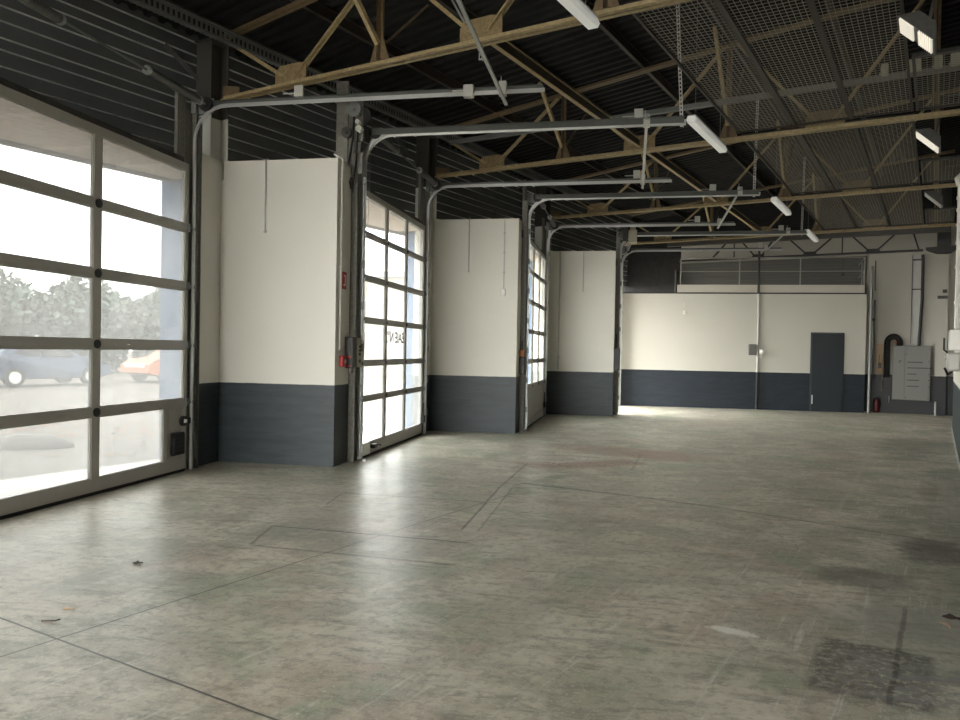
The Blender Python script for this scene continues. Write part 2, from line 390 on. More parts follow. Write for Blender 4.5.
# soffit slab over the outside recesses
m = MB()
m.cur = 1
tri_u0, tri_u1 = HALL_U0, FAR_U
n_b = 9
for i, (cx, cy) in enumerate(corners):
    pass
m = MB(); m.cur = 0
def to_su(x, y):
    d = Vector((x, y, 0))-C1; return d.dot(T_), d.dot(W_)
for k in range(-1, 5):
    if k < 0: xa, y0, y1 = -8.45, -4.4, -.08
    elif k == 0: xa, y0, y1 = -6.84, -.08+.16, 4.43
    else: xa, y0, y1 = corners[k+1][0], corners[k+1][1]+.16, (corners[k+1][1]+4.51)
    for b in range(10):                            # boards run along the building
        s0 = -.60+b*.165; s1 = s0+.155
        def u_at(s):                               # where the board meets the gate plane
            return (xa-.06-C1.x-s*T_.x)/W_.x
        def u_y(s, y): return (y-C1.y-s*T_.y)/W_.y     # where it meets a wing wall
        a0, a1 = u_y(s0, y0+.22), u_y(s1, y0+.22)
        b0, b1 = min(u_at(s0), u_y(s0, y1-.02)), min(u_at(s1), u_y(s1, y1-.02))
        if b0-a0 > .1 and b1-a1 > .05: m.prism([(s0, a0), (s1, a1), (s1, b1), (s0, b0)], 3.64, 3.69)
m.build('ceiling_soffit', 'soffit', loc=C1, rz=ROTW)
tag(COL.objects[-1], 'pale boarded soffit over the recessed gates outside', 'soffit', kind='structure')
COL.objects[-1].name = 'ceiling'
tag(MB().box(-.72, -.64, HALL_U0, FAR_U+.3, 3.62, 5.75).build('trim_1', 'fascia', loc=C1, rz=ROTW), 'pale blue fascia along the outer roof edge', 'fascia', kind='structure')

# roof deck
def roof_z(s): return 5.62+.115*s
m = MB(); per = .205; u = HALL_U0
pts = []
while u < FAR_U+.4:
    pts += [(u, 0), (u+.06, 0), (u+.085, .045), (u+.18, .045)]; u += per
S0, S1 = -.74, 9.4
vs = []
for uu, dz in pts:
    vs += [(S0, uu, roof_z(S0)+dz), (S1, uu, roof_z(S1)+dz)]
fs = [(2*i, 2*i+1, 2*i+3, 2*i+2) for i in range(len(pts)-1)]
m.add(vs, fs)
k = len(m.v)
m.box(S0, S1, HALL_U0, FAR_U+.4, roof_z(S1)+.05, roof_z(S1)+.10)
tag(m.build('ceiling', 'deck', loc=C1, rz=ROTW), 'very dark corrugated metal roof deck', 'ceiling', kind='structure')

# office front wall and floor of the mezzanine
OY = 21.8
m = MB(); m.box(-.6, 6.10, OY, OY+.16, 0, 3.15); m.box(5.94, 6.10, OY+.16, OY+.62, 0, 3.15)
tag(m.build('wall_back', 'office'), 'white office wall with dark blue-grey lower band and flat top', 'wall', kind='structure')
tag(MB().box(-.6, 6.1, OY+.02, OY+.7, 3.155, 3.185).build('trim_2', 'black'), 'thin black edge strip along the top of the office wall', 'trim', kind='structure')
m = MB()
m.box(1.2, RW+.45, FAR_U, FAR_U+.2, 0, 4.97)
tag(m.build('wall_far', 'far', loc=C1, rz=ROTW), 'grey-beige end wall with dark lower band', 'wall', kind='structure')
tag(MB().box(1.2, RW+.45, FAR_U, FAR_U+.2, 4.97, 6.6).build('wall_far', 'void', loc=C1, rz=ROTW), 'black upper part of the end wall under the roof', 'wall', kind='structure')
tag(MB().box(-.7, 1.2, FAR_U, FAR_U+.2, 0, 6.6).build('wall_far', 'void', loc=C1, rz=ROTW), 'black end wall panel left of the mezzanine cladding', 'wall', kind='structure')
# plank cladding behind the mezzanine
m = MB(); z = 3.1
while z < 4.22:
    m.box(1.2, 6.3, FAR_U-.05, FAR_U-.002, z, z+.092); z += .095
m.box(1.16, 1.2, FAR_U-.5, FAR_U-.002, 3.1, 4.0)
tag(m.build('wall_far', 'mezzclad', loc=C1, rz=ROTW), 'dark grey plank cladding behind the mezzanine railing', 'wall', kind='structure')
# right wall
m = MB()
m.box(RW, RW+.2, HALL_U0, 12.35, 0, 4.56)
tag(m.build('wall_right', 'wall', loc=C1, rz=ROTW), 'white right-hand wall with dark lower band', 'wall', kind='structure')
tag(MB().box(RW+.02, RW+.2, HALL_U0, 12.35, 4.56, 6.62).build('wall_right', 'clad', loc=C1, rz=ROTW), 'dark upper part of the right-hand wall', 'wall', kind='structure')
m = MB(); m.box(RW+.30, RW+.5, 12.35, FAR_U+.2, 0, 6.62); m.box(RW+.2, RW+.5, 12.25, 12.35, 0, 6.62)
tag(m.build('wall_right', 'far', loc=C1, rz=ROTW), 'recessed grey-beige right wall beside the end wall', 'wall', kind='structure')
m = MB(); m.box(RW-.015, RW-.001, -5.2, 12.35, 0, .035)
tag(m.build('baseboard_right', 'lightgrey', loc=C1, rz=ROTW), 'pale dusty strip at the foot of the right wall', 'baseboard', kind='structure')
# rear end of the hall: unseen wide opening added to let daylight in
m = MB(); m.box(-.7, .3, HALL_U0-.2, HALL_U0, 0, 6.6); m.box(7.6, 9.4, HALL_U0-.2, HALL_U0, 0, 6.6); m.box(.3, 7.6, HALL_U0-.2, HALL_U0, 4.6, 6.6)
tag(m.build('wall_rear', 'wall', loc=C1, rz=ROTW), 'rear wall behind the viewer with a wide opening added to let light in', 'wall', kind='structure')

# ------------------------------------------------------------------ sectional gates
SEC = [.03, .815, 1.487, 2.181, 2.865, 3.62]
SEC6 = [.03, .80, 1.285, 1.87, 2.445, 3.035, 3.62]
def make_door(k, npane, solid_bottom=False):
    y0, y1 = doorY[k]; L = y1-y0
    label = {1: 'wide grey aluminium sectional gate with two large panes per row, nearest on the left',
             2: 'grey aluminium sectional gate with three panes per row and lettering on the glass',
             3: 'narrow-looking sectional gate with solid bottom panel, third along the left side',
             4: 'last sectional gate seen edge-on beside the office wall'}[k]
    r = empty('door_%d' % k, (doorX[k], y0, 0), 0, label, 'gate', None, 'structure')
    st = .055; mu = .055 if npane == 2 else .035
    sec_ = SEC if k == 1 else SEC6; top_ = len(sec_)-2
    for j in range(len(sec_)-1):
        z0, z1 = sec_[j]+(.0 if j else .004), sec_[j+1]-.0004
        rb = .044 if j else .125; rt = .042 if j < top_ else .09
        if k != 1: rb = .034 if j else .15; rt = .030 if j < top_ else .07
        f = MB()
        f.box(-.02, .02, 0, st, z0, z1); f.box(-.02, .02, L-st, L, z0, z1)
        f.box(-.022, .022, st, L-st, z0, z0+rb); f.box(-.022, .022, st, L-st, z1-rt, z1)
        # shallow groove lines on the rails
        f.box(.022, .025, 0, L, z0+.004, z0+.010)
        f.box(.022, .025, 0, L, z1-.010, z1-.004)
        g = MB()
        if solid_bottom and j == 0:
            f.box(-.012, .012, st, L-st, z0+rb, z1-rt)
            f.build('section_panel', ['alulight'], r)
            continue
        right = L-st
        if k == 1 and j == 0: right = L-.44
        edges = [st+(L-2*st)*q/npane for q in range(npane+1)]
        for q in range(1, npane): f.box(-.02, .02, edges[q]-mu, edges[q]+mu, z0+rb, z1-rt)
        if right < L-st:
            f.box(-.02, .02, right, right+.075, z0+rb, z1-rt)
            f.box(-.01, .008, right+.075, L-st, z0+rb, z1-rt)
            # raised edging round the little service panel
            f.box(.008, .016, right+.09, right+.10, z0+rb+.02, z1-rt-.02); f.box(.008, .016, L-st-.02, L-st-.01, z0+rb+.02, z1-rt-.02)
            f.box(.008, .016, right+.09, L-st-.01, z1-rt-.03, z1-rt-.02); f.box(.008, .016, right+.09, L-st-.01, z0+rb+.02, z0+rb+.03)
        sec = f.build('section_panel', 'alu', r)
        e2 = edges[:-1]+[min(edges[-1], right)]
        for q in range(npane):
            a = e2[q]+(mu if q else 0); b = e2[q+1]-(mu if q < npane-1 else 0)
            g.box(-.012, -.004, a, b, z0+rb, z1-rt)
            if a < b:   # pale glazing beads
                pass
        g.build('glass', {1: 'glass', 2: 'frosted', 3: 'clear'}[k], sec)
        bd = MB()
        for q in range(npane):
            a = e2[q]+(mu if q else 0); b = e2[q+1]-(mu if q < npane-1 else 0)
            zz0, zz1 = z0+rb, z1-rt; t = .012
            bd.box(-.018, .012, a, a+t, zz0, zz1); bd.box(-.018, .012, b-t, b, zz0, zz1)
            bd.box(-.018, .012, a+t, b-t, zz0, zz0+t); bd.box(-.018, .012, a+t, b-t, zz1-t, zz1)
        plabel(bd.build('glazing_bead', 'alulight', sec), 'pale beads round the glass')
        if j:
            for q in range(1, npane):
                h = MB(); n = 14; R = .045 if npane == 2 else .028
                h.prism([(edges[q]+R*math.cos(2*math.pi*i/n), z0+R*math.sin(2*math.pi*i/n)) for i in range(n)], .022, .036, 'x')
                plabel(h.build('hinge', 'black', sec), 'black round hinge')
            for yy, sg in ((.0, -1), (L, 1)):
                h = MB(); h.box(.02, .05, yy-.03*max(sg, 0)-.0, yy+.03*max(-sg, 0), z0-.04, z0+.05)
                h.tube([(.055, yy-sg*.02, z0), (.055, yy+sg*.075, z0)], .008, 8)
                h.tube([(.055, yy+sg*.045, z0), (.055, yy+sg*.075, z0)], .022, 12)
                h.build('roller', 'galvdark', sec)
    plabel(MB().box(-.018, .018, .01, L-.01, 0, .035).build('bottom_seal', 'rubber', r), 'black rubber seal')
    if k == 1:
        h = MB(); n = 16
        h.prism([(L-.085+.06*math.cos(2*math.pi*i/n), .60+.06*math.sin(2*math.pi*i/n)) for i in range(n)], .02, .05, 'x')
        h.box(.02, .06, L-.085, L+.03, .565, .635)
        lk = h.build('lock', 'black', r)
        MB().box(.05, .066, L-.09, L-.05, .58, .62).build('lock_barrel', 'white', lk)
        h = MB(); h.bbox(.01, .06, L-.30, L-.075, .215, .475, .012)
        for q in range(4): h.box(.06, .066, L-.28, L-.095, .25+q*.05, .27+q*.05)
        h.build('junction_box', 'black', r)
    if k == 2:
        MB().bbox(.02, .05, .06, .33, .035, .20, .006).build('cover_plate', 'white', r)
        h = MB(); h.bbox(.02, .10, .40, .52, .10, .16, .01); h.tube([(.06, .46, .13), (.08, .62, .13), (.08, .70, .11)], .012, 8)
        h.build('handle', 'black', r)
    if k in (2, 3):
        h = MB(); h.tube([(.05, -.05, .02), (.05, -.05, .10)], .02, 10); h.tube([(.05, L+.05, .02), (.05, L+.05, .30)], .012, 8)
        h.build('cable_anchor', 'galv', r)
        h = MB(); h.box(.03, .07, L-.10, L+.02, .22, .34); h.tube([(.05, L-.04, .34), (.05, L-.04, .56)], .012, 8)
        h.build('shoot_bolt', 'black', r)
    return r
D = {1: make_door(1, 2), 2: make_door(2, 3), 3: make_door(3, 3, True)}
# mirrored lettering on the outside of gate two (seen from behind)
cu = bpy.data.curves.new('lettering', 'FONT'); cu.body = 'BAIE N\u00b02'; cu.size = .235; cu.offset = .002; cu.extrude = .001; cu.align_x = 'CENTER'
to = bpy.data.objects.new('tmp', cu); COL.objects.link(to)
me = bpy.data.meshes.new_from_object(to.evaluated_get(bpy.context.evaluated_depsgraph_get()))
bpy.data.objects.remove(to); me.name = 'lettering'
me.materials.clear(); me.materials.append(M['text'])
lo = bpy.data.objects.new('lettering', me); COL.objects.link(lo); lo.parent = D[2]
# text x axis -> -Y, text y axis -> Z, facing outside (-X)
lo.matrix_local = Matrix(((0, 0, -1, -.001), (-1, 0, 0, 1.54), (0, 1, 0, 1.58), (0, 0, 0, 1)))
plabel(lo, 'grey letters seen from behind')

# unseen gates added behind the viewer, opaque to keep light off the near floor
for n_, (x_, ya_, yb_) in ((6, (-6.78, .25, 3.9)), (7, (-8.39, -4.25, -.6))):
    r = empty('door_%d' % n_, (x_, ya_, 0), 0, 'added opaque gate blocking light, unseen left of and behind the viewer, number %s back' % ('one' if n_ == 6 else 'two'), 'gate', None, 'structure')
    f = MB(); L_ = yb_-ya_
    for z_ in SEC[:-1]: f.box(-.02, .02, 0, L_, z_, z_+.09)
    f.box(-.02, .02, 0, L_, 3.55, 3.66)
    for y_ in (0, L_/2-.05, L_-.1): f.box(-.018, .018, y_, y_+.1, .03, 3.6)
    f.build('frame', 'alu', r); MB().box(-.008, .008, .02, L_-.02, .05, 3.6).build('infill', 'cabinet', r)
# door frame steel, tracks, shafts
ordn = {1: 'first', 2: 'second', 3: 'third', 4: 'last'}
RAIL_LEN = {1: 4.14, 2: 4.10, 3: 4.05, 4: 4.20}
def arc(x0, z0, R, n=10):
    return [(x0+R-R*math.cos(a), z0+R*math.sin(a)) for a in [math.pi/2*i/n for i in range(n+1)]]
for k in (1, 2, 3, 4):
    y0, y1 = doorY[k]; X = doorX[k]; L = y1-y0
    for side, yy in (('near', y0), ('far', y1)):
        sg = -1 if side == 'near' else 1
        if k == 1 and side == 'near': lab = 'steel jamb at the near edge of the first gate'
        else: lab = 'grey-brown steel jamb at the %s edge of the %s gate' % (side, ordn[k])
        # jamb: channel standing beside the gate
        j = MB()
        ya, yb = sorted((yy-sg*.03, yy+sg*.25))
        j.box(-.06, -.024, ya, yb, 0, 4.62 if side == 'near' else 4.28)
        yc = yy+sg*.12; j.box(-.024, .03, min(yc, yc+sg*.012), max(yc, yc+sg*.012), 0, 4.25); yd = yy+sg*.238; j.box(-.024, .03, min(yd, yd+sg*.012), max(yd, yd+sg*.012), 0, 4.25)
        if side == 'far': j.box(-.07, -.03, yy-.17, yy+.0, 3.63, 4.48)
        o = j.build('door_jamb', 'jamb', None, (X, 0, 0)); tag(o, lab, 'door frame', 'steel jambs beside the gates')
        # vertical + curved + horizontal running rail, one thing
        ty = yy+sg*.06
        r = empty('door_track', (X+.055, ty, 0), 0, 'galvanised running rail at the %s edge of the %s gate, curving into the hall' % (side, ordn[k]), 'track', 'running rails of the gates')
        R = .38; zt = 4.30
        prof = [(0, .02)] + arc(0, zt-R, R) + [(RAIL_LEN[k], zt)]
        v = MB()
        for (xa, za), (xb, zb) in zip(prof[:-1], prof[1:]):
            e = .012
            dx, dz = xb-xa, zb-za; l = math.hypot(dx, dz)
            p = (xa-dx/l*.003, 0, za-dz/l*.003); q = (xb+dx/l*.003, 0, zb+dz/l*.003)
            v.bar(p, q, .052, .010, (dz/l if abs(dz) > abs(dx)*.05 else 0, 0, 1 if abs(dz) < abs(dx)*20 else 0) if False else (-dz/l, 0, dx/l))
            nx, nz = -dz/l, dx/l
            v.bar((p[0]+nx*.02, sg*.026, p[2]+nz*.02), (q[0]+nx*.02, sg*.026, q[2]+nz*.02), .004, .045, (nx, 0, nz))
            v.bar((p[0]-nx*.008, -sg*.022, p[2]-nz*.008), (q[0]-nx*.008, -sg*.022, q[2]-nz*.008), .004, .02, (nx, 0, nz))
        v.build('running_rail', 'railsteel', r)
        ang = MB(); xs = .10
        ang.box(xs, RAIL_LEN[k]-.02, sg*.03-.002, sg*.03+.004, zt+.0, zt+.075)
        ang.box(xs, RAIL_LEN[k]-.02, sg*.03-.03, sg*.03+.004, zt+.071, zt+.075)
        plabel(ang.build('stiffening_angle', 'angledark', r), 'darker steel angle on top of the rail')
        # vertical angle bracket strip with fixing plates
        vb = MB(); vb.box(-.05, -.01, sg*.034-.002, sg*.034+.002, .05, 3.75)
        for q in range(7): vb.box(-.05, .03, sg*.036-.003, sg*.036+.004, .35+q*.55, .45+q*.55)
        vb.build('rail_bracket', 'galvdark', r)
        bx = MB(); xb_ = 1.25 if (k == 1 and side == 'far') else (RAIL_LEN[k]-.62 if k != 3 else RAIL_LEN[k]-.85)
        bx.bbox(xb_, xb_+.11, -.012, .03, zt+.07, zt+.20, .004); bx.tube([(xb_-.14, .01, zt+.115), (xb_, .01, zt+.115)], .008, 8)
        bx.build('stop_bumper', 'lightgrey', r)
        if k == 1 and side == 'far':
            bx = MB(); bx.bbox(3.25, 3.36, -.035, .045, zt-.03, zt+.10, .004); bx.tube([(3.12, .01, zt+.05), (3.25, .01, zt+.05)], .008, 8)
            bx.build('stop_bumper', 'lightgrey', r)
    # spring shaft over the gate
    r = empty('spring_shaft', (X+.20, y0, 4.33), 0, 'dark torsion spring shaft above the %s gate' % ordn[k], 'spring shaft', 'torsion shafts above the gates')
    s_ = MB(); s_.tube([(0, -.12, 0), (0, L+.14, 0)], .0127, 10); s_.build('shaft', 'galvdark', r, smooth=True)
    for ya, yb in ((.02, .80), (L-1.05, L-.12)):
        sp = MB(); n = 46; pts = []; rs = []
        for i in range(n+1): pts.append((0, ya+(yb-ya)*i/n, 0)); rs.append(.047 if i % 2 else .041)
        sp.tube(pts, rs, 14); sp.build('torsion_spring', 'springsteel', r, smooth=True)
        for ye in (ya-.03, yb+.0):
            c = MB(); c.tube([(0, ye, 0), (0, ye+.03, 0)], .05, 14); c.build('winding_cone', 'galv', r)
    for ye in (-.09, L+.02):
        dr = MB(); dr.tube([(0, ye, 0), (0, ye+.015, 0), (0, ye+.016, 0), (0, ye+.07, 0), (0, ye+.071, 0), (0, ye+.085, 0)], [.085, .085, .065, .062, .085, .085], 20)
        dr.build('cable_drum', 'black', r)
        bp = MB(); bp.box(-.20, .06, ye+.09, ye+.096, -.09, .09); bp.box(-.20, -.14, ye+.03, ye+.096, -.09, .09); bp.build('bearing_plate', 'galvdark', r)
        cb = MB(); cb.tube([(-.075, ye+.04, 0), (-.14, ye+.04, -4.1)], .003, 5); cb.build('lifting_cable', 'galvdark', r)

# tie rods between the two rails of a gate, perforated hangers
for k, xx, zz in ((1, -1.43, 4.42), (2, .13, 4.42), (3, 1.82, 4.44), (4, 3.5, 4.44)):
    y0, y1 = doorY[k]
    r = empty('rail_spreader', (xx, y0-.25, zz), 0, 'thin steel cross bar joining the rails of the %s gate' % ordn[k], 'cross bar', 'cross bars between gate rails')
    b = MB(); b.bar((0, 0, -.05), (0, y1-y0+.55, -.17), .035, .022); b.build('bar', 'galv', r)
    for ye in (.19, y1-y0+.31):
        c = MB(); c.box(-.04, .04, ye-.035, ye+.035, -.15, .0); c.tube([(-.02, ye, -.02), (-.02, ye, .06)], .006, 6); c.build('clamp', 'lightgrey', r)
def hanger(x, y, z0, z1, lean, lab):
    m = MB(); n = int((z1-z0)/.05)
    for q in range(n):
        za = z0+q*.05; t = (za-z0)/(z1-z0); ox = lean*t
        # slotted angle: solid bars with holes between
        m.box(ox-.02, ox+.02, -.002, .002, za, za+.018)
        m.box(ox-.02, ox-.009, -.002, .002, za+.018, za+.05); m.box(ox+.009, ox+.02, -.002, .002, za+.018, za+.05)
        m.box(ox+.018, ox+.022, 0, .036, za, za+.02); m.box(ox+.018, ox+.022, 0, .01, za+.02, za+.05); m.box(ox+.018, ox+.022, .026, .036, za+.02, za+.05)
    o = m.build('perforated_hanger', 'hanger', None, (x, y, 0)); tag(o, lab, 'hanger', 'perforated hangers of the gate rails'); return o
hanger(.55, 9.64, 4.27, 5.95, -.09, 'slotted steel hanger holding the end of the second gate\'s near rail')
hanger(2.06, 14.08, 4.27, 6.1, .03, 'slotted steel hanger holding the end of the third gate\'s near rail')
hanger(3.80, 18.68, 4.27, 6.1, .03, 'slotted steel hanger at the end of the last gate\'s near rail')
hanger(-1.70, 8.28, 4.70, 4.97, 0, 'short slotted steel hanger under the first truss')
tag(MB().bar((-1.45, 8.22, 4.32), (-2.07, 8.22, 5.45), .035, .022).build('rail_brace', 'galv'), 'steel flat bar bracing the first gate\'s far rail up to the roof', 'brace')

# ------------------------------------------------------------------ columns and trusses
def column(u, lab):
    r = empty('steel_column', SU(-.08, u), ROTW, lab, 'column', 'columns along the gates')
    m = MB(); H = 5.36
    m.box(-.15, .13, -.02, -.005, 0, H) if False else None
    m.box(-.14, .14, -.14, -.125, 0, H); m.box(-.14, .14, .125, .14, 0, H); m.box(-.006, .006, -.125, .125, 0, H)
    m.build('shaft', 'column', r)
    c = MB(); c.box(-.16, .16, -.16, .16, H, H+.015); c.build('cap_plate', 'darksteel', r)
    b = MB(); b.bar((.0, 0, 4.72), (-.42, -.4, 5.3), .05, .05); b.build('bracket', 'darksteel', r)
column(0, 'H-section column at the first wing wall, white below and dark above')
column(4.79, 'H-section column at the second wing wall, white below and dark above')
column(9.58, 'H-section column at the third wing wall, white below and dark above')

def tz(s): return 5.38+.115*s
def angle_pair(m, p, q, leg=.055, gap=.012, t=.007):
    # two angles back to back in the truss plane (y = 0)
    p = Vector((p[0], 0, p[1])); q = Vector((q[0], 0, q[1])); d = (q-p).normalized(); nrm = Vector((-d.z, 0, d.x))
    if nrm.z < 0: nrm = -nrm
    for sg in (-1, 1):
        m.bar(p+Vector((0, sg*(gap/2+t/2), 0))+nrm*leg/2, q+Vector((0, sg*(gap/2+t/2), 0))+nrm*leg/2, t, leg, nrm)
        m.bar(p+Vector((0, sg*(gap/2+leg/2), 0))+nrm*t/2, q+Vector((0, sg*(gap/2+leg/2), 0))+nrm*t/2, leg, t, nrm)
ZB = 4.60
def truss(u, lab, first=False):
    r = empty('roof_truss', SU(0, u), ROTW, lab, 'truss', 'roof trusses')
    c = MB(); angle_pair(c, (.14, ZB), (8.285, ZB), .062); c.build('bottom_chord', 'ochre', r)
    c = MB(); angle_pair(c, (.0, tz(0)), (8.25, tz(8.25)), .06); c.build('top_chord', 'ochredark', r)
    for s0, s1, up in ((1.42, 2.55, 1), (1.18, .12, 1), (3.83, 2.75, 1), (4.07, 5.2, 1), (6.48, 5.4, 1), (6.72, 7.85, 1)):
        w = MB(); angle_pair(w, (s0, ZB+.12), (s1, tz(s1)-.02), .038); w.build('diagonal', 'ochre' if s0 < s1 else 'ochre', r)
    for s0 in (2.65, 5.3, 7.9):
        w = MB()
        for sg in (-1, 1): w.box(s0+sg*.010, s0+sg*.042, -.006, .006, ZB+.07, tz(s0)); w.box(s0+sg*.012-.003, s0+sg*.012+.003, -.05, .05, ZB+.07, tz(s0))
        if s0 < 7: w.add([(s0-.13, -.01, ZB+.07), (s0+.13, -.01, ZB+.07), (s0+.05, -.01, ZB+.30), (s0-.05, -.01, ZB+.30), (s0-.13, .01, ZB+.07), (s0+.13, .01, ZB+.07), (s0+.05, .01, ZB+.30), (s0-.05, .01, ZB+.30)],
                         [(0,1,2,3),(7,6,5,4),(0,4,5,1),(1,5,6,2),(2,6,7,3),(3,7,4,0)])
        w.build('post', 'ochredark', r)
    for s0 in (1.30, 3.95, 6.60):
        g = MB(); g.prism([(s0-.25, ZB+.06), (s0+.25, ZB+.06), (s0+.25, ZB+.24), (s0+.12, ZB+.27), (s0-.18, ZB+.27), (s0-.25, ZB+.2)], -.006, .006, 'y')
        for q in (-.18, -.06, .06, .18): g.tube([(s0+q, -.014, ZB+.1), (s0+q, .014, ZB+.1)], .01, 6)
        g.build('gusset_plate', 'plate', r)
    g = MB(); g.prism([(.12, ZB+.0), (.42, ZB+.07), (.42, ZB+.14), (.12, ZB+.2)], -.006, .006, 'y'); g.build('end_plate', 'ochredark', r)
    # knee braces from the posts up to the purlins, both ways
    for s0 in (2.65, 5.3):
        k1 = MB(); k1.bar((s0, -.04, 4.84), (s0, -.90, 5.63 if s0 < 3 else 5.95), .06, .045, (1, 0, 0)); k1.build('knee_brace', 'ochre', r)
        k2 = MB(); k2.bar((s0, .04, 4.84), (s0, .90, 5.63 if s0 < 3 else 5.95), .022, .022, (1, 0, 0)); k2.build('knee_brace', 'ochredark', r)
    return r
truss(0, 'ochre steel roof truss nearest the viewer, at the top of the photo')
truss(4.79, 'ochre steel roof truss, second from the viewer, crossing behind the second gate')
truss(9.58, 'ochre steel roof truss, third from the viewer, rust-stained')
truss(14.37, 'darker roof truss in front of the office mezzanine')
# heavier dark beam under the fourth truss carrying the mesh ceiling
m = MB(); m.box(1.4, 8.2, .09, .19, 4.50, 4.70); m.box(1.4, 8.2, .06, .22, 4.49, 4.50)
tag(m.build('steel_beam', 'darksteel', None, SU(0, 14.37), ROTW), 'dark grey steel beam ending the wire mesh ceiling', 'beam')
# lattice beam against the far wall
r = empty('lattice_girder', SU(0, 16.36), ROTW, 'dark zigzag lattice girder against the grey end wall', 'girder')
c = MB(); c.bar((1.2, 0, 4.30), (7.62, 0, 4.30), .10, .05); c.build('bottom_chord', 'pipe_dark', r)
c = MB(); c.bar((1.2, 0, 4.93), (7.90, 0, 4.93), .10, .05); c.build('top_chord', 'darksteel', r)
tops = [2.82, 4.10, 5.70, 7.22]; bots = [2.1, 3.5, 4.88, 6.45, 7.60]
for i, tp in enumerate(tops):
    for bt, sg in ((bots[i], -1), (bots[i+1], 1)):
        w = MB(); w.bar((bt-sg*.08, 0, 4.33), (tp+sg*.14, 0, 4.87), .04, .035, (0, 1, 0)); w.build('diagonal', 'pipe_dark', r)
    w = MB(); w.bar((tp-.16, 0, 4.875), (tp+.16, 0, 4.875), .04, .035); w.build('node_bar', 'pipe_dark', r)
w = MB(); w.bar((5.70, 0, 4.32), (5.70, 0, 4.9), .03, .03, (1, 0, 0)); w.build('post', 'pipe_dark', r)
w = MB(); w.bar((2.82, 0, 4.32), (2.82, 0, 4.9), .03, .03, (1, 0, 0)); w.build('post', 'pipe_dark', r)
for bt in bots[1:-1]:
    w = MB(); w.prism([(bt-.2, 4.28), (bt+.2, 4.28), (bt+.14, 4.40), (bt-.14, 4.40)], -.01, .01, 'y'); w.build('gusset_plate', 'pipe_dark', r)
# far corner column
r = empty('corner_column', SU(8.08, 16.40), ROTW, 'corner column by the cabinet, pale below and dark above the girder', 'column')
m = MB(); m.box(-.15, .15, -.10, -.08, 4.36, 6.3); m.box(-.15, .15, .08, .10, 4.36, 6.3); m.box(-.01, .01, -.08, .08, 4.36, 6.3); m.build('upper_shaft', 'pipe_dark', r)
m = MB(); m.prism([(-.40, 4.31), (-.15, 4.20), (.15, 4.20), (.30, 4.28), (.30, 4.38), (-.40, 4.36)], -.11, .10, 'y'); plabel(m.build('capital', 'pipe_dark', r), 'dark bracketed head')
m = MB(); m.box(-.10, .10, -.06, .12, 0, 4.14); m.box(-.13, .13, -.085, -.06, 0, 4.14); m.build('lower_shaft', 'far', r)
m = MB(); m.bbox(-.11, .12, -.10, -.086, 3.02, 3.10, .004); m.bbox(.0, .10, -.10, -.086, 3.17, 3.26, .004); m.build('bracket', 'darksteel', r)

# longitudinal ties, eaves tray, purlins
for i, (ua, ub, lab) in enumerate(((.0, 4.79, 'ochre steel tie between the first and second trusses'), (4.79, 9.58, 'ochre steel tie between the second and third trusses'), (9.58, 14.37, 'ochre steel tie between the third and fourth trusses'))):
    m = MB(); m.box(-.028, .028, ua+.06, ub-.06, 4.665, 4.675); m.box(-.028, .028, ua+.06, ub-.06, 4.785, 4.793); m.cur = 1; m.box(-.006, .006, ua+.06, ub-.06, 4.675, 4.785)
    o = m.build('tie_beam', ['ochre', 'purlin'], None, SU(3.97, 0), ROTW); tag(o, lab, 'beam', 'ties along the hall')
wh = {0.0: 'over the eaves tray', 1.32: 'second from the gates', 2.65: 'meeting the left knee braces', 3.98: 'above the steel ties', 5.30: 'meeting the right knee braces', 6.62: 'above the mesh ceiling', 7.9: 'nearest the right wall'}
for s0, tx in wh.items():
    m = MB(); z0 = tz(s0)+.08; z1 = roof_z(s0)-.005
    m.box(-.03, .03, HALL_U0+.02, FAR_U-.03, z0, z0+.008); m.box(-.004, .004, HALL_U0+.02, FAR_U-.03, z0+.008, z1); m.box(-.03, .03, HALL_U0+.02, FAR_U-.03, z1-.008, z1)
    o = m.build('purlin', 'purlin', None, SU(s0, 0), ROTW); tag(o, 'long thin roof purlin '+tx, 'purlin', 'roof purlins')
# perforated eaves beam
m = MB(); ua, ub = HALL_U0+.05, 14.3
m.box(-.03, .05, ua, ub, 5.295, 5.315); m.box(-.03, -.022, ua, ub, 5.315, 5.345); m.box(-.03, -.022, ua, ub, 5.43, 5.47); m.box(-.03, .0, ua, ub, 5.462, 5.47)
q = ua
while q < ub-.1:
    m.box(-.03, -.022, q, q+.03, 5.345, 5.43); m.box(-.03, .05, q, q+.012, 5.288, 5.296); q += .07
tag(m.build('cable_tray', 'galvdark', None, SU(.45, 0, -.10), ROTW), 'perforated steel cable tray running under the eaves above the gates', 'cable tray')
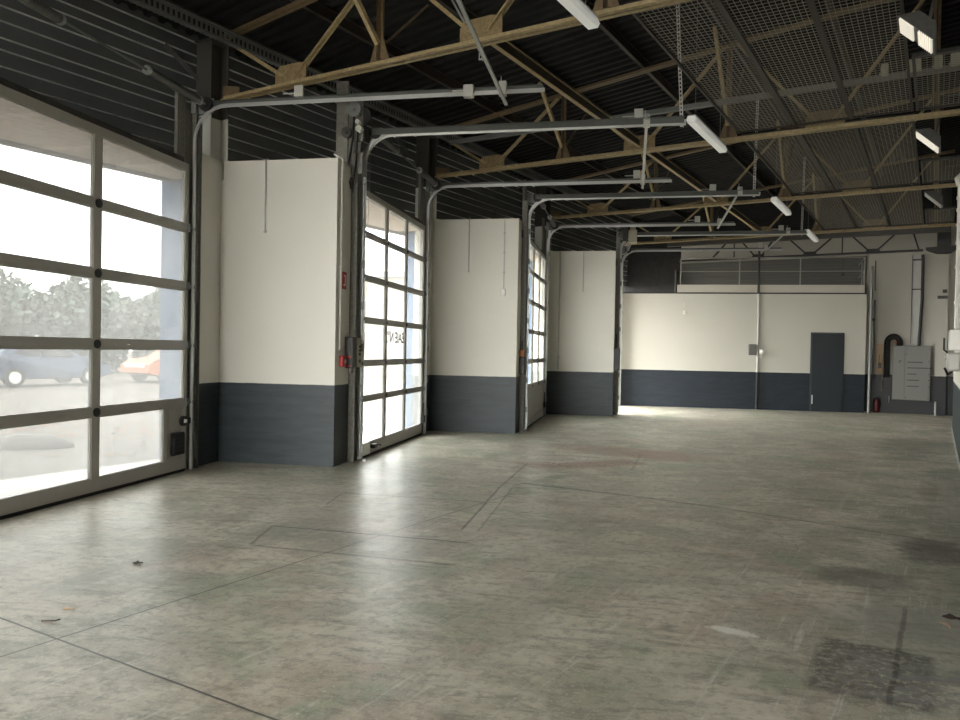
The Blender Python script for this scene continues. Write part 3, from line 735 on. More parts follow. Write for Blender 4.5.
# cross tray with junction boxes
m = MB(); sa, sb = .9, 8.2; zt = 4.94
m.box(sa, sb, .0, .06, zt-.004, zt); m.box(sa, sb, -.004, .0, zt-.004, zt+.018); m.box(sa, sb, -.004, .0, zt+.042, zt+.06); m.box(sa, sb, .06, .064, zt, zt+.06)
q = sa
while q < sb-.05: m.box(q, q+.022, -.004, .0, zt+.018, zt+.042); q += .06
o = m.build('cable_tray', 'galvdark', None, SU(0, 4.05), ROTW); tag(o, 'perforated cable tray crossing the hall above the mesh ceiling', 'cable tray')
for i, (ss, w_, lab) in enumerate(((7.36, .08, 'small cream junction box on the cross tray, leftmost of four'), (7.68, .14, 'cream junction box on the cross tray above a round cap'), (7.93, .09, 'cream junction box on the cross tray beside the truss post'), (8.13, .15, 'cream junction box on the cross tray next to the right wall'))):
    m = MB(); m.bbox(-w_/2, w_/2, -.08, -.01, .0, .14, .006)
    m.tube([(-w_/2-.02, -.04, .03), (-w_/2, -.04, .03)], .012, 8)
    o = m.build('junction_box', 'cream', None, SU(ss, 4.05, zt+.03), ROTW); tag(o, lab, 'junction box', 'junction boxes on the cross tray')

# ------------------------------------------------------------------ wire mesh ceiling
MZ = 4.70
bays = [(.08, 4.70, 'nearest bay'), (4.88, 9.49, 'middle bay'), (9.67, 14.36, 'bay in front of the office')]
strips = [(5.47, 6.22, 'left strip'), (6.22, 6.94, 'centre strip'), (6.94, 7.66, 'right strip')]
def wires(s0, s1, u0, u1, ds=.052, du=.072, t=.0045):
    m = MB(); n = int(round((s1-s0)/ds)); 
    for i in range(1, n): s = s0+(s1-s0)*i/n; m.box(s-t/2, s+t/2, u0, u1, -t/2, t/2)
    n = int(round((u1-u0)/du))
    for i in range(1, n): u = u0+(u1-u0)*i/n; m.box(s0, s1, u-t/2, u+t/2, -t/2, t/2)
    return m
for ua, ub, bl in bays:
    for sa, sb, sl in strips:
        r = empty('ceiling_mesh_panel', SU(0, 0, MZ), ROTW, 'wire mesh ceiling panel, %s of the %s' % (sl, bl), 'mesh panel', 'wire mesh ceiling panels')
        wires(sa+.01, sb-.01, ua, ub).build('wire_mesh', 'wire', r)
        f = MB(); wl = .016 if sa < 5.5 else .028; wr = .028
        f.box(sa-(.01 if sa < 5.5 else 0), sa+wl, ua, ub, -.02, .02); f.box(sb-wr, sb, ua, ub, -.02, .02)
        f.box(sa+wl, sb-wr, ua, ua+.03, -.015, .015); f.box(sa+wl, sb-wr, ub-.03, ub, -.015, .015)
        f.build('frame', 'purlin', r)
for ua, ub, bl in ((2.65, 4.70, 'first wall lamp'), (7.65, 9.49, 'second wall lamp'), (12.41, 14.36, 'third wall lamp')):
    r = empty('ceiling_mesh_panel', SU(0, 0, MZ), ROTW, 'short wire mesh ceiling panel at the right wall, just past the %s' % bl, 'mesh panel', 'wire mesh ceiling panels')
    wires(7.72, 8.26, ua, ub).build('wire_mesh', 'wire', r)
    f = MB(); f.box(7.69, 7.72, ua, ub, -.02, .02); f.box(7.72, 8.27, ua, ua+.06, -.02, .02); f.box(7.72, 8.27, ub-.04, ub, -.02, .02); f.build('frame', 'darksteel', r)

# ------------------------------------------------------------------ lamps
def tube_lamp(u, lab):
    r = empty('strip_light', SU(5.33, u, 4.38), ROTW, lab, 'strip light', 'strip lights along the hall')
    L = 1.62; P = [(-.045, -.035), (.045, -.035), (.062, .0), (.045, .045), (-.045, .045), (-.062, .0)]
    m = MB(); m.prism([(a, b) for a, b in P], 0, L, 'y'); m.build('diffuser', 'opal', r)
    h = MB(); h.box(-.05, .05, .02, L-.02, .045, .062); h.build('housing', 'lightgrey', r)
    for y in (.18, L-.18):
        w = MB(); w.tube([(0, y, .062), (0, y, 1.68)], .0035, 5); w.box(-.02, .02, y-.02, y+.02, .062, .09); w.build('suspension_wire', 'galvdark', r)
tube_lamp(-1.98, 'white strip light at the top edge of the photo, nearest the viewer')
tube_lamp(2.75, 'white strip light left of the mesh ceiling, between first and second trusses')
tube_lamp(8.29, 'white strip light past the third truss, in front of the mezzanine')
tube_lamp(12.47, 'small white strip light furthest away, just above the mezzanine railing')
def hood_lamp(s, u, wid, lab, stripes, lit='lit'):
    # the lit face slopes down towards the wall; x across, y along, z up
    r = empty('wall_lamp', SU(s, u, 4.42), ROTW, lab, 'lamp', 'hooded lamps along the right wall')
    a, b = Vector((-.13, 0, .13)), Vector((.13, 0, -.12)); nn = Vector((.70, 0, .72))
    def slab(m, f0, f1, y0, y1, d0, d1):
        p = a+(b-a)*f0; q = a+(b-a)*f1
        vs = [p+nn*d0, q+nn*d0, q+nn*d1, p+nn*d1]
        m.add([(v.x, y0, v.z) for v in vs]+[(v.x, y1, v.z) for v in vs], [(0,1,2,3),(7,6,5,4),(0,4,5,1),(1,5,6,2),(2,6,7,3),(3,7,4,0)])
    m = MB(); slab(m, -.06, 1.06, -.02, wid+.02, .012, .03)
    p = a-(b-a)*.04+nn*.03; q = b+(b-a)*.04+nn*.03; p2 = a+(b-a)*.25+nn*.14; q2 = a+(b-a)*.75+nn*.14
    m.add([(v.x, y, v.z) for y in (0, wid) for v in (p, q, q2, p2)], [(0,1,2,3),(7,6,5,4),(0,4,5,1),(1,5,6,2),(2,6,7,3),(3,7,4,0)]); m.build('hood', 'darksteel', r)
    d = MB(); slab(d, 0, .42 if stripes else .82, 0, wid, -.004, .012); d.build('diffuser', lit, r)
    d = MB()
    if stripes:
        q = .58
        while q < 1.0: slab(d, q, q+.035, 0, wid, -.004, .012); q += .062
    else: slab(d, .86, 1.0, 0, wid, -.004, .012)
    d.build('louvre', lit, r)
    b_ = MB(); b_.bar((.10, wid*.5, .10), (.20, wid*.5, .62), .035, .03, (1, 0, 0)); b_.bar((.20, wid*.5, .62), (.44, wid*.5, .62), .03, .03); b_.build('bracket', 'darksteel', r)
hood_lamp(7.76, 1.20, .34, 'hooded lamp with a striped louvre at the top right, nearest of three', True)
hood_lamp(7.81, 5.25, .30, 'bright hooded lamp just under the second truss at the right wall', False)
hood_lamp(7.86, 9.72, .30, 'dull grey hooded lamp just past the third truss, furthest of three', False, 'lightgrey')

# ------------------------------------------------------------------ railing on the office roof
r = empty('mezzanine_railing', (0, OY+.06, 3.19), 0, 'thin pale metal railing along the top of the office', 'railing')
for x in (1.31, 2.87, 4.44, 6.05):
    m = MB(); m.tube([(x, 0, 0), (x, 0, .95)], .016, 8); m.build('post', 'railing', r)
m = MB(); m.tube([(1.31, 0, .95), (6.05, 0, .95), (6.05, .55, .80)], .017, 8); m.build('top_rail', 'railing', r)
m = MB(); m.tube([(1.31, 0, .58), (6.05, 0, .58), (6.05, .55, .45)], .010, 8); m.build('middle_rail', 'railing', r)
m = MB(); m.box(1.22, 6.05, -.03, -.015, 0, .21); plabel(m.build('kick_board', 'parapet', r), 'pale kick board')
m = MB(); m.tube([(6.12, .5, -.1), (6.12, .5, .85)], .016, 8); m.tube([(6.12, .3, -.1), (6.12, .3, .60)], .016, 8); m.build('post', 'railing', r)
# office door
m = MB(); m.bbox(4.755, 5.545, OY-.035, OY-.001, .01, 2.095, .004)
d = empty('door_5', (5.15, OY-.04, 0), 0, 'plain dark painted door in the office wall', 'door', None, 'structure')
dm = MB(); dm.bbox(-.395, .395, .005, .039, .01, 2.095, .004); dm.build('leaf', 'offdoor', d)
dm = MB()
dm.box(-.42, -.398, .02, .039, 0, 2.12); dm.box(.398, .42, .02, .039, 0, 2.12); dm.box(-.42, .42, .02, .039, 2.098, 2.12); dm.build('door_frame', 'offdoor', d)
dm = MB(); dm.tube([(-.36, -.01, .22), (-.36, -.01, .42)], .012, 8); dm.box(-.375, -.345, .0, .01, .2, .44); dm.build('handle', 'lightgrey', d)

# pipes, boxes on the office wall
r = empty('wall_conduit', (3.375, OY-.03, 0), 0, 'vertical conduit on the office wall beside a small grey box', 'pipe')
m = MB(); m.tube([(0, 0, 1.02), (0, 0, 3.15)], .028, 10); m.build('upper_pipe', 'lightgrey', r)
m = MB(); m.tube([(0, 0, 0), (0, 0, 1.02)], .030, 10); plabel(m.build('lower_pipe', 'pipe_dark', r), 'dark painted lower length')
m = MB(); m.tube([(-.015, .0, 3.15), (-.015, 0, 4.42)], .03, 10); plabel(m.build('riser', 'pipe_dark', r), 'black upper length passing the railing')
m = MB(); m.bbox(-.24, -.04, -.06, .025, 1.48, 1.78, .01); m.box(-.22, -.06, -.066, -.06, 1.5, 1.76); o = m.build('switch_box', 'cabinet', None, (3.375, OY-.03, 0)); tag(o, 'small grey switch box on the office wall beside the conduit', 'switch box')
m = MB(); m.bbox(.04, .13, -.05, .025, 1.52, 1.64, .01); m.tube([(.085, -.06, 1.58), (.14, -.10, 1.58)], .035, 10); m.tube([(.03, -.01, 1.45), (.09, -.03, 1.40), (.10, -.02, 1.52)], .008, 6)
o = m.build('power_socket', 'white', None, (3.375, OY-.03, 0)); tag(o, 'white power socket on the office wall right of the conduit', 'socket')
m = MB(); m.bbox(-.035, .035, -.03, 0, -.05, .05, .008); m.tube([(0, -.03, .0), (.01, -.07, -.01)], .018, 10); m.tube([(-.02, -.01, .12), (-.02, -.01, .28)], .005, 6)
o = m.build('wall_sensor', 'white', None, (1.43, OY, 2.63)); tag(o, 'tiny white sensor high on the left part of the office wall', 'sensor')
m = MB(); m.tube([(0, 0, 0), (0, 0, 3.18), (.0, .0, 3.9)], .035, 10); o = m.build('corner_pipe', 'galvdark', None, (6.22, OY+.02, 0)); tag(o, 'pale grey pipe standing at the right corner of the office', 'pipe')
m = MB(); m.tube([(0, 0, 3.25), (0, 0, 4.05)], .012, 8); m.tube([(0, 0, .9), (0, 0, 3.0)], .02, 8); m.bbox(-.07, .02, -.03, .02, 2.45, 2.52, .01)
o = m.build('drain_pipe', 'pipe_dark', None, (6.33, OY+.1, 0)); tag(o, 'dark thin pipe beside the office corner', 'pipe')
m = MB(); m.bbox(-.03, .03, -.03, 0, 0, .08, .01); m.tube([(0, -.02, .08), (0, -.02, .5)], .006, 6); o = m.build('wall_sensor', 'black', None, SU(5.72, FAR_U-.055, 3.70), ROTW); tag(o, 'small black sensor on the plank cladding above the office', 'sensor')

# ------------------------------------------------------------------ electrical corner on the end wall
r = empty('electrical_cabinet', SU(7.42, FAR_U-.01), ROTW, 'large grey wall-hung electrical cabinet with slotted columns', 'cabinet')
m = MB(); m.bbox(-.43, .44, -.27, 0, .37, 1.80, .01); m.build('body', 'cabinet', r)
m = MB(); m.bbox(-.425, -.15, -.285, -.272, .38, 1.79, .004)
for (a, z) in ((-.40, .43), (-.18, .43), (-.40, .95), (-.18, .95), (-.40, 1.74), (-.18, 1.74), (-.30, 1.05), (-.24, 1.00)): m.tube([(a, -.287, z), (a, -.295, z)], .012, 8)
m.build('left_door', 'cabinet', r)
m = MB(); m.bbox(-.14, .435, -.285, -.272, .38, 1.79, .004); rd = m.build('right_door', 'cabinet', r)
m = MB()
for z, w in ((1.37, .35), (1.22, .55), (1.06, .22), (.90, .27), (.74, .27)):
    m = MB(); m.box(-.09, -.09+w, -.292, -.285, z-.012, z+.012); plabel(m.build('slot', 'black', rd), 'dark slot')
for (a, z) in ((-.11, 1.72), (-.11, 1.58), (.40, 1.72), (.40, 1.40), (.40, 1.06), (.40, .90), (.40, .73), (.40, .44), (-.11, .44)):
    m = MB(); m.tube([(a, -.286, z), (a, -.296, z)], .014, 8); plabel(m.build('screw', 'black', rd), 'dark screw')
m = MB(); m.bar((-.29, -.30, 1.36), (-.23, -.30, 1.42), .02, .02); m.box(-.275, -.245, -.30, -.285, 1.37, 1.41); m.build('handle', 'black', r)
r = empty('cable_ladder', SU(7.50, FAR_U-.01), ROTW, 'pale vertical cable ladder above the electrical cabinet', 'cable tray')
m = MB(); m.box(-.12, -.105, -.05, -.0, 1.86, 4.2); m.box(.105, .12, -.05, -.0, 1.86, 4.2)
m.box(-.12, .12, -.055, -.045, 4.05, 4.09); m.box(-.12, .12, -.055, -.045, 3.28, 3.31); m.build('side_rail', 'darksteel', r)
m = MB(); q = 1.9
while q < 4.2: m.box(-.105, .105, -.03, -.022, q, q+.010); q += .095
for i in range(1, 4): m.box(-.105+i*.052, -.101+i*.052, -.03, -.024, 1.86, 4.2)
m.box(-.105, .105, -.012, -.006, 1.86, 4.2); m.build('rung', 'lightgrey', r)
m = MB(); m.tube([(.0, -.05, 1.80), (.01, -.05, 2.1), (.05, -.05, 3.0), (.05, -.06, 4.0), (.04, -.08, 4.20)], .038, 10)
o = m.build('power_cable', 'pipe_dark', None, SU(7.575, FAR_U-.01), ROTW); tag(o, 'thick black cable rising from the cabinet beside the ladder', 'cable')
for i, (rad, lab) in enumerate(((.19, 'outermost black cable looping out of the cabinet top'), (.145, 'middle black cable looping out of the cabinet top'), (.10, 'innermost black cable looping out of the cabinet top'))):
    pts = [(-rad, -.05-.03*i, .95), (-rad, -.05-.03*i, 1.85)]+[(-rad*math.cos(a), -.05-.03*i, 1.88+rad*1.15*math.sin(a)) for a in [math.pi*q/10 for q in range(11)]]+[(rad, -.05-.03*i, 1.80)]
    m = MB(); m.tube(pts, .028, 10); o = m.build('looped_cable', 'rubber', None, SU(6.99, FAR_U-.04), ROTW); tag(o, lab, 'cable', 'cables looping beside the cabinet')
m = MB(); m.tube([(0, -.06, 1.82), (.0, -.06, 1.93)], .03, 8); o = m.build('cable_gland', 'orange', None, SU(7.05, FAR_U-.08), ROTW); tag(o, 'small orange cable gland inside the black cable loop', 'cable gland')
m = MB(); m.box(-.07, .09, -.03, -.004, 1.03, 1.85); o = m.build('meter_board', 'wood', None, SU(6.66, FAR_U), ROTW); tag(o, 'narrow pale wooden board on the end wall beside the office', 'board')
m = MB(); m.bbox(-.03, .05, -.09, -.03, 1.20, 1.34, .01); m.tube([(.0, -.06, 1.34), (.01, -.06, 1.55)], .008, 6); o = m.build('door_switch', 'black', None, SU(6.66, FAR_U), ROTW); tag(o, 'black switch fixed to the narrow wooden board', 'switch')
m = MB(); m.tube([(0, 0, .58), (.02, .16, 1.55)], .011, 8); o = m.build('wooden_stick', 'wood', None, SU(6.74, FAR_U-.20), ROTW); tag(o, 'thin wooden stick leaning on the end wall', 'stick')
r = empty('fire_extinguisher', SU(6.62, FAR_U-.2), ROTW, 'dark red fire extinguisher on the floor beside the office corner', 'fire extinguisher')
m = MB(); m.tube([(0, 0, .0), (0, 0, .02), (0, 0, .30), (0, 0, .36), (0, 0, .39)], [.06, .075, .075, .05, .02], 16); m.build('cylinder', 'darkred', r, smooth=True)
m = MB(); m.tube([(0, 0, .39), (0, 0, .43)], .018, 10); m.bar((-.01, 0, .43), (.08, 0, .46), .02, .012); m.bar((-.01, 0, .42), (.07, 0, .40), .02, .01); m.build('valve', 'black', r)
m = MB(); m.tube([(.02, 0, .42), (.09, 0, .36), (.10, 0, .2), (.085, 0, .12)], .010, 8); m.build('hose', 'rubber', r)
m = MB(); m.tube([(0, 0, .25), (0, 0, .42)], .012, 8); m.tube([(0, 0, .42), (0, 0, .46)], .018, 8); o = m.build('floor_valve', 'lightgrey', None, SU(6.92, FAR_U-.12, 0), ROTW)
m = None; tag(o, 'short pale valve stub under the left edge of the cabinet', 'valve')
m = MB(); m.tube([(0, 0, 0), (0, 0, .32)], .02, 8); m.tube([(0, 0, .32), (0, .1, .36)], .02, 8); o = m.build('floor_pipe', 'lightgrey', None, SU(7.98, FAR_U-.3), ROTW); tag(o, 'short pipe stub on the floor in the far right corner', 'pipe')

# conduits hanging over the wing walls
for x, y, z0, z1, lab in ((-4.58, 8.94, 2.94, 3.86, 'thin grey conduit hooked over the first wing wall'), (-2.91, 13.45, 2.90, 3.87, 'thin grey conduit hooked over the second wing wall'), (-1.135, 17.96, 2.91, 3.87, 'thin grey conduit hooked over the third wing wall')):
    m = MB(); m.tube([(0, -.012, z0), (0, -.012, z1), (0, .02, z1+.012), (0, .08, z1+.012)], .010, 8); m.box(-.015, .015, -.024, 0, z0-.01, z0+.02)
    o = m.build('wall_conduit', 'galv', None, (x, y, 0)); tag(o, lab, 'conduit', 'short conduits on the wing walls')
r = empty('wall_switch', (-2.262, 13.45, 2.53), 0, 'small white switch with a thin cable on the second wing wall', 'switch')
m = MB(); m.bbox(-.035, .035, -.04, 0, -.06, .06, .008); m.build('box', 'white', r)
m = MB(); m.tube([(0, -.012, .06), (0, -.012, 1.28), (0, .0, 1.35)], .006, 6)
for z in (.35, .7, 1.05): m.box(-.02, .02, -.018, 0, z, z+.02)
m.build('cable', 'galv', r)

# equipment on the side of wing wall one
sx = -3.622
m = MB(); m.tube([(.014, 9.06, 1.46), (.014, 9.06, 3.86)], .012, 8); m.tube([(.014, 9.06, 3.86), (-.1, 9.06, 3.93)], .012, 8)
for z in (1.9, 2.5, 3.1, 3.6): m.box(0, .03, 9.035, 9.085, z, z+.02)
o = m.build('wall_conduit', 'white', None, (sx, 0, 0)); tag(o, 'white conduit down the end of the first wing wall', 'conduit')
r = empty('fire_sign', (sx, 9.20, 2.35), 0, 'small red sign with a white symbol on the end of the first wing wall', 'sign')
m = MB(); m.box(.0, .012, -.065, .065, -.11, .11); m.build('plate', 'red', r)
m = MB(); m.box(.012, .014, -.03, .03, -.07, -.045); m.box(.012, .014, .01, .03, -.045, .05); m.box(.012, .014, -.02, .03, .05, .07); m.build('symbol', 'white', r)
r = empty('fire_call_point', (sx, 9.135, 1.32), 0, 'red fire call point with a white dot, left of the control box', 'call point')
m = MB(); m.bbox(0, .055, -.055, .055, -.07, .07, .01); m.build('case', 'red', r)
m = MB(); m.tube([(.055, .02, 0), (.062, .02, 0)], .025, 12); m.build('button', 'white', r)
r = empty('gate_control_box', (sx, 9.40, 1.43), 0, 'dark grey gate control box with pale side plate by the second gate', 'control box')
m = MB(); m.bbox(0, .12, -.14, .0, -.20, .20, .012); m.build('housing', 'darksteel', r)
m = MB(); m.bbox(.001, .125, .002, .155, -.19, .19, .008); pf = m.build('side_plate', 'cream', r)
m = MB()
for z in (.08, .03, -.02): m.tube([(.125, .08, z), (.137, .08, z)], .018, 10)
m.box(.125, .133, .055, .105, -.13, -.09); m.build('push_button', 'black', pf)
m = MB(); m.box(.02, .10, -.143, -.14, -.07, -.045); m.box(.02, .10, -.143, -.14, -.18, -.165); m.build('indicator', 'red', r)
m = MB()
for q, y in enumerate((-.08, -.02, .05, .1)): m.tube([(.06, y, -.20), (.06, y, -.24), (.05, y+.02, -.27)], .010, 6)
m.build('cable_gland', 'galv', r)
m = MB(); m.bbox(0, .05, -.05, .05, -.05, .05, .01); m.box(.05, .056, -.02, .03, -.02, .02); o = m.build('wall_socket', 'lightgrey', None, (sx, 9.62-.06, 1.74)); tag(o, 'small grey socket above the gate control box', 'socket')
# drive chain hoist at the top of jamb two
def hoist(k, lab):
    # stands across the gate, facing the near end of the hall
    y0 = doorY[k][0]; X = doorX[k]
    r = empty('chain_hoist', (X+.0, y0-.30, 4.1), 0, lab, 'hoist', 'chain hoists at the gate heads')
    m = MB(); m.box(-.26, -.10, 0, .03, -.70, .85); m.box(-.10, .10, .02, .03, -.35, .62); m.build('mounting_plate', 'jamb', r)
    for (xx, zz, R, mt) in ((.0, .46, .095, 'galvdark'), (-.10, .17, .07, 'darksteel'), (.06, .40, .13, 'pipe_dark')):
        m = MB(); q = .0 if R < .1 else .10
        m.tube([(xx, q-.01, zz), (xx, q-.02, zz), (xx, q-.025, zz), (xx, q-.045, zz), (xx, q-.05, zz), (xx, q-.06, zz)], [R, R, R*.85, R*.85, R, R], 20); m.tube([(xx, q-.06, zz), (xx, q-.08, zz)], .02, 8)
        m.build('chain_wheel', mt, r)
    for (xx, zz, R) in ((.07, .21, .042), (.05, .30, .030)):
        m = MB(); m.tube([(xx, .01, zz), (xx, -.07, zz)], R, 16); m.tube([(xx, -.07, zz), (xx, -.075, zz)], R*.3, 8); plabel(m.build('guide_roller', 'white', r), 'white plastic roller')
    m = MB(); m.tube([(.0, -.03, .46), (-.02, -.03, .1), (-.09, -.03, -.35), (-.02, -.03, -.6), (.02, -.03, -.3), (.05, -.03, .2)], .012, 6); m.build('chain', 'black', r)
    m = MB(); m.bbox(-.02, .10, -.03, .03, -.08, .06, .01); m.build('bracket', 'darksteel', r)
hoist(2, 'chain hoist with white rollers at the head of the second gate')
# drive motor at gate three and four
def motor(k, lab, z=4.3):
    y0 = doorY[k][0]; X = doorX[k]
    r = empty('gate_motor', (X+.32, y0-.12, z), 0, lab, 'motor')
    m = MB(); m.bbox(-.10, .10, -.10, .12, -.18, .12, .02); m.tube([(.0, .0, .12), (0, 0, .24)], .07, 14); m.build('gearbox', 'cream', r)
    m = MB(); m.bbox(-.24, -.11, -.08, .10, -.14, .16, .02); m.build('junction_box', 'darksteel', r)
    m = MB(); m.tube([(-.02, .0, -.18), (-.05, .0, -.26), (-.18, .02, -.45), (-.24, .03, -.6)], .010, 6); m.build('cable', 'lightgrey', r)
motor(4, 'cream gate drive motor at the head of the last gate')
# wall controls at gates three and four
r = empty('gate_control_box', (-2.01, 13.90, 1.35), 0, 'small dark gate control with orange-brown box beside the third gate', 'control box')
m = MB(); m.bbox(0, .10, -.12, .10, -.28, .02, .01); m.build('housing', 'black', r)
m = MB(); m.bbox(0, .09, -.16, .0, .03, .15, .01); plabel(m.build('terminal_box', 'orange', r), 'orange-brown terminal box')
m = MB(); m.tube([(.04, -.05, .15), (.05, -.05, .3), (.03, .0, .45)], .012, 6); m.tube([(.04, .02, .02), (.05, .02, .3)], .010, 6); m.build('cable', 'rubber', r)
r = empty('gate_control_box', (-.402, 18.10, 1.33), 0, 'black gate control at the end of the third wing wall', 'control box')
m = MB(); m.bbox(0, .15, -.12, .12, -.26, .26, .01); m.build('housing', 'black', r)
m = MB(); m.tube([(.05, 0, .26), (.05, 0, .6)], .012, 6); m.build('cable', 'rubber', r)
o = MB().tube([(0, 0, 0), (0, 0, .015), (0, .0, .03)], [.05, .05, .03], 12).build('flower_pot_saucer', 'orange', None, (-1.78, 17.62, 1.025))
bpy.data.objects.remove(o)
m = MB(); m.tube([(0, 0, .95), (0, 0, 3.7)], .018, 8); m.box(-.03, .03, -.03, .03, 1.2, 1.26); o = m.build('drop_pipe', 'lightgrey', None, (-1.68, 17.86, .12)); tag(o, 'pale thin pipe in the corner behind the third gate', 'pipe')

# white panel box and conduit on the near right wall
r = empty('wall_distribution_box', SU(RW, 7.0), ROTW, 'pale distribution box high on the right wall at the photo\'s edge', 'distribution box')
m = MB(); m.bbox(-.16, 0, -.30, .45, 1.62, 1.92, .012); m.build('case', 'white', r)
m = MB(); m.bbox(-.18, 0, -.25, .35, 1.30, 1.58, .03); m.tube([(-.18, -.1, 1.5), (-.21, -.1, 1.5)], .03, 10); m.build('lower_case', 'lightgrey', r)
m = MB(); m.tube([(-.17, -.2, 1.58), (-.22, -.2, 1.62), (-.22, -.2, 1.80)], .014, 8); m.tube([(-.10, .2, 1.30), (-.16, .2, 1.24), (-.2, .25, 1.34)], .02, 8); m.build('cable', 'black', r)
m = MB(); m.tube([(0, 0, 2.0), (0, 0, 4.40)], .035, 10)
for z in (2.4, 3.0, 3.4, 3.7, 3.95, 4.15): m.tube([(0, 0, z), (0, 0, z+.05)], .048, 10)
m.tube([(0, 0, 4.40), (-.03, 0, 4.5), (.03, 0, 4.55)], .06, 10)
o = m.build('wall_pipe', 'white', None, SU(RW-.04, 8.4), ROTW); tag(o, 'white clamped pipe rising up the right wall at the photo\'s edge', 'pipe')

# ------------------------------------------------------------------ debris on the floor
def leaf(x, y, lab, sc_=.03, mat='leafdark'):
    m = MB(); n = 9
    vs = []; 
    for i in range(n):
        a = 2*math.pi*i/n; rr = sc_*(1+.35*math.sin(3*a+x)); vs.append((rr*math.cos(a)*1.3, rr*math.sin(a), .004+.012*abs(math.sin(2*a))))
    vs.append((0, 0, .012)); m.add(vs, [(i, (i+1) % n, n) for i in range(n)])
    vs2 = [(a, b, c-.003) for a, b, c in vs]; m.add(vs2, [((i+1) % n, i, n) for i in range(n)])
    m.tube([(sc_*1.2, 0, .006), (sc_*2.2, sc_*.3, .005)], .002, 5)
    o = m.build('dead_leaf', mat, None, (x, y, 0), x*3); tag(o, lab, 'leaf')
leaf(-3.26, 4.602, 'curled brown dead leaf on the floor in front of the first gate', .026)
m = MB(); m.tube([(-.05, 0, .005), (0, .004, .006), (.03, -.004, .010), (.045, .012, .012)], .004, 6); m.tube([(0, .004, .006), (.015, -.015, .008)], .003, 5)
tag(m.build('twig', 'leafdark', None, (-3.02, 3.53, 0), .2), 'small dark twig near the crossing of the floor joints', 'twig')
m = MB(); m.tube([(-.03, 0, .004), (.03, 0, .004)], .004, 6); tag(m.build('cigarette_stub', 'wood', None, (-3.07, 3.727, 0), .3), 'tiny brown stub on the floor above the twig', 'stub')
m = MB()
for i in range(6): a = random.uniform(-.6, .6); m.tube([(0, 0, .003), (.03*math.sin(a), .04*math.cos(a), .01), (.07*math.sin(a), .09*math.cos(a), .006)], .0018, 5)
tag(m.build('dry_straw', 'wood', None, (1.77, 4.62, 0)), 'few dry straws on the floor by the right edge', 'straw')
leaf(1.84, 4.80, 'black crumpled leaf on the floor at the right edge', .04)
m = MB(); m.tube([(0, 0, 0), (.0, 0, .02), (0, 0, .03)], [.03, .035, .02], 10); tag(m.build('paper_scrap', 'white', None, (-3.42, 9.52, 0)), 'white paper scrap at the foot of the second gate', 'scrap')

# ------------------------------------------------------------------ outside
tag(MB().add([(-120, -60, -.012), (-3, -60, -.012), (30, 120, -.012), (-120, 120, -.012)], [(0, 1, 2, 3)]).build('ground', 'asphalt'), 'pale dry asphalt yard outside the gates', 'ground', kind='structure')
m = MB()
for i in range(420):
    x = random.uniform(-13, -6.6); y = 10.6+(x+9)*.35+random.gauss(0, 1.1)*1.0+random.uniform(-3, 4)*.6; a = random.uniform(0, 6.28); r_ = random.uniform(.03, .08)
    if abs(x+8.35) < .75 and abs(y-9.3) < .6: continue
    m.add([(x+r_*math.cos(a+k*1.57)*(1.5 if k % 2 else .8), y+r_*math.sin(a+k*1.57), .006+.03*random.random()) for k in range(4)], [(0, 1, 2, 3)])
tag(m.build('fallen_leaves', 'leafmat'), 'orange-brown fallen leaves scattered over the yard', 'leaves', kind='stuff')
m = MB(); k = 22; rnd = random.Random(3); base = [(1+.18*math.sin(2*a+1)+.10*math.sin(5*a)) for a in [2*math.pi*i/k for i in range(k)]]
rings = []
for sc__, zz in ((1.0, 0), (.98, .05), (.80, .13), (.45, .19)):
    rings += [(.48*sc__*base[i]*math.cos(2*math.pi*i/k), .24*sc__*base[i]*math.sin(2*math.pi*i/k), zz+rnd.uniform(-.008, .008)) for i in range(k)]
m.add(rings, [tuple(range(3*k, 4*k))]+[(j*k+i, j*k+(i+1) % k, (j+1)*k+(i+1) % k, (j+1)*k+i) for j in range(3) for i in range(k)])
tag(m.build('pale_rock', 'stone', None, (-8.35, 9.3, -.01), .35, smooth=True), 'pale flat rock lying in the yard outside the first gate', 'rock')
def car(loc, rz, mat, lab):
    r = empty('parked_car', loc, rz, lab, 'car', 'cars parked outside')
    prof = [(-2.05, .35), (-2.1, .62), (-2.0, .92), (-1.75, 1.0), (-1.35, 1.38), (-.6, 1.50), (.25, 1.47), (1.0, 1.02), (1.75, .88), (2.05, .70), (2.1, .38), (1.7, .25), (-1.7, .25)]
    m = MB(); n = len(prof); rings = []
    for (w, k) in ((-.86, .90), (-.80, 1.0), (.80, 1.0), (.86, .90)):
        rings.append([(w if z < 1.02 else w*.80, y, .60+(z-.60)*k) for y, z in prof])
    vs = [p for q in rings for p in q]; fs = [tuple(range(n)), tuple(range(4*n-1, 3*n-1, -1))]
    for j in range(3):
        for i in range(n): fs.append((j*n+i, j*n+(i+1) % n, (j+1)*n+(i+1) % n, (j+1)*n+i))
    m.add(vs, fs); m.build('body', mat, r)
    for sg in (-1, 1):
        for pg in ([(-1.30, 1.02), (-1.08, 1.32), (-.42, 1.38), (-.42, 1.02)], [(-.34, 1.02), (-.34, 1.38), (.2, 1.36), (.75, 1.02)]):
            g = MB(); g.prism(pg, sg*.66, sg*.80, 'x'); g.build('window', 'carglass', r)
        for y in (-1.28, 1.30):
            w = MB(); w.tube([(sg*.70, y, .32), (sg*.90, y, .32)], .32, 20); wh_ = w.build('wheel', 'rubber', r)
            w = MB(); w.tube([(sg*.90, y, .32), (sg*.915, y, .32)], .20, 12)
            w.build('hub_cap', 'white', wh_)
    g = MB(); g.box(-.6, .6, 2.02, 2.10, .58, .72); g.build('headlight', 'white', r)
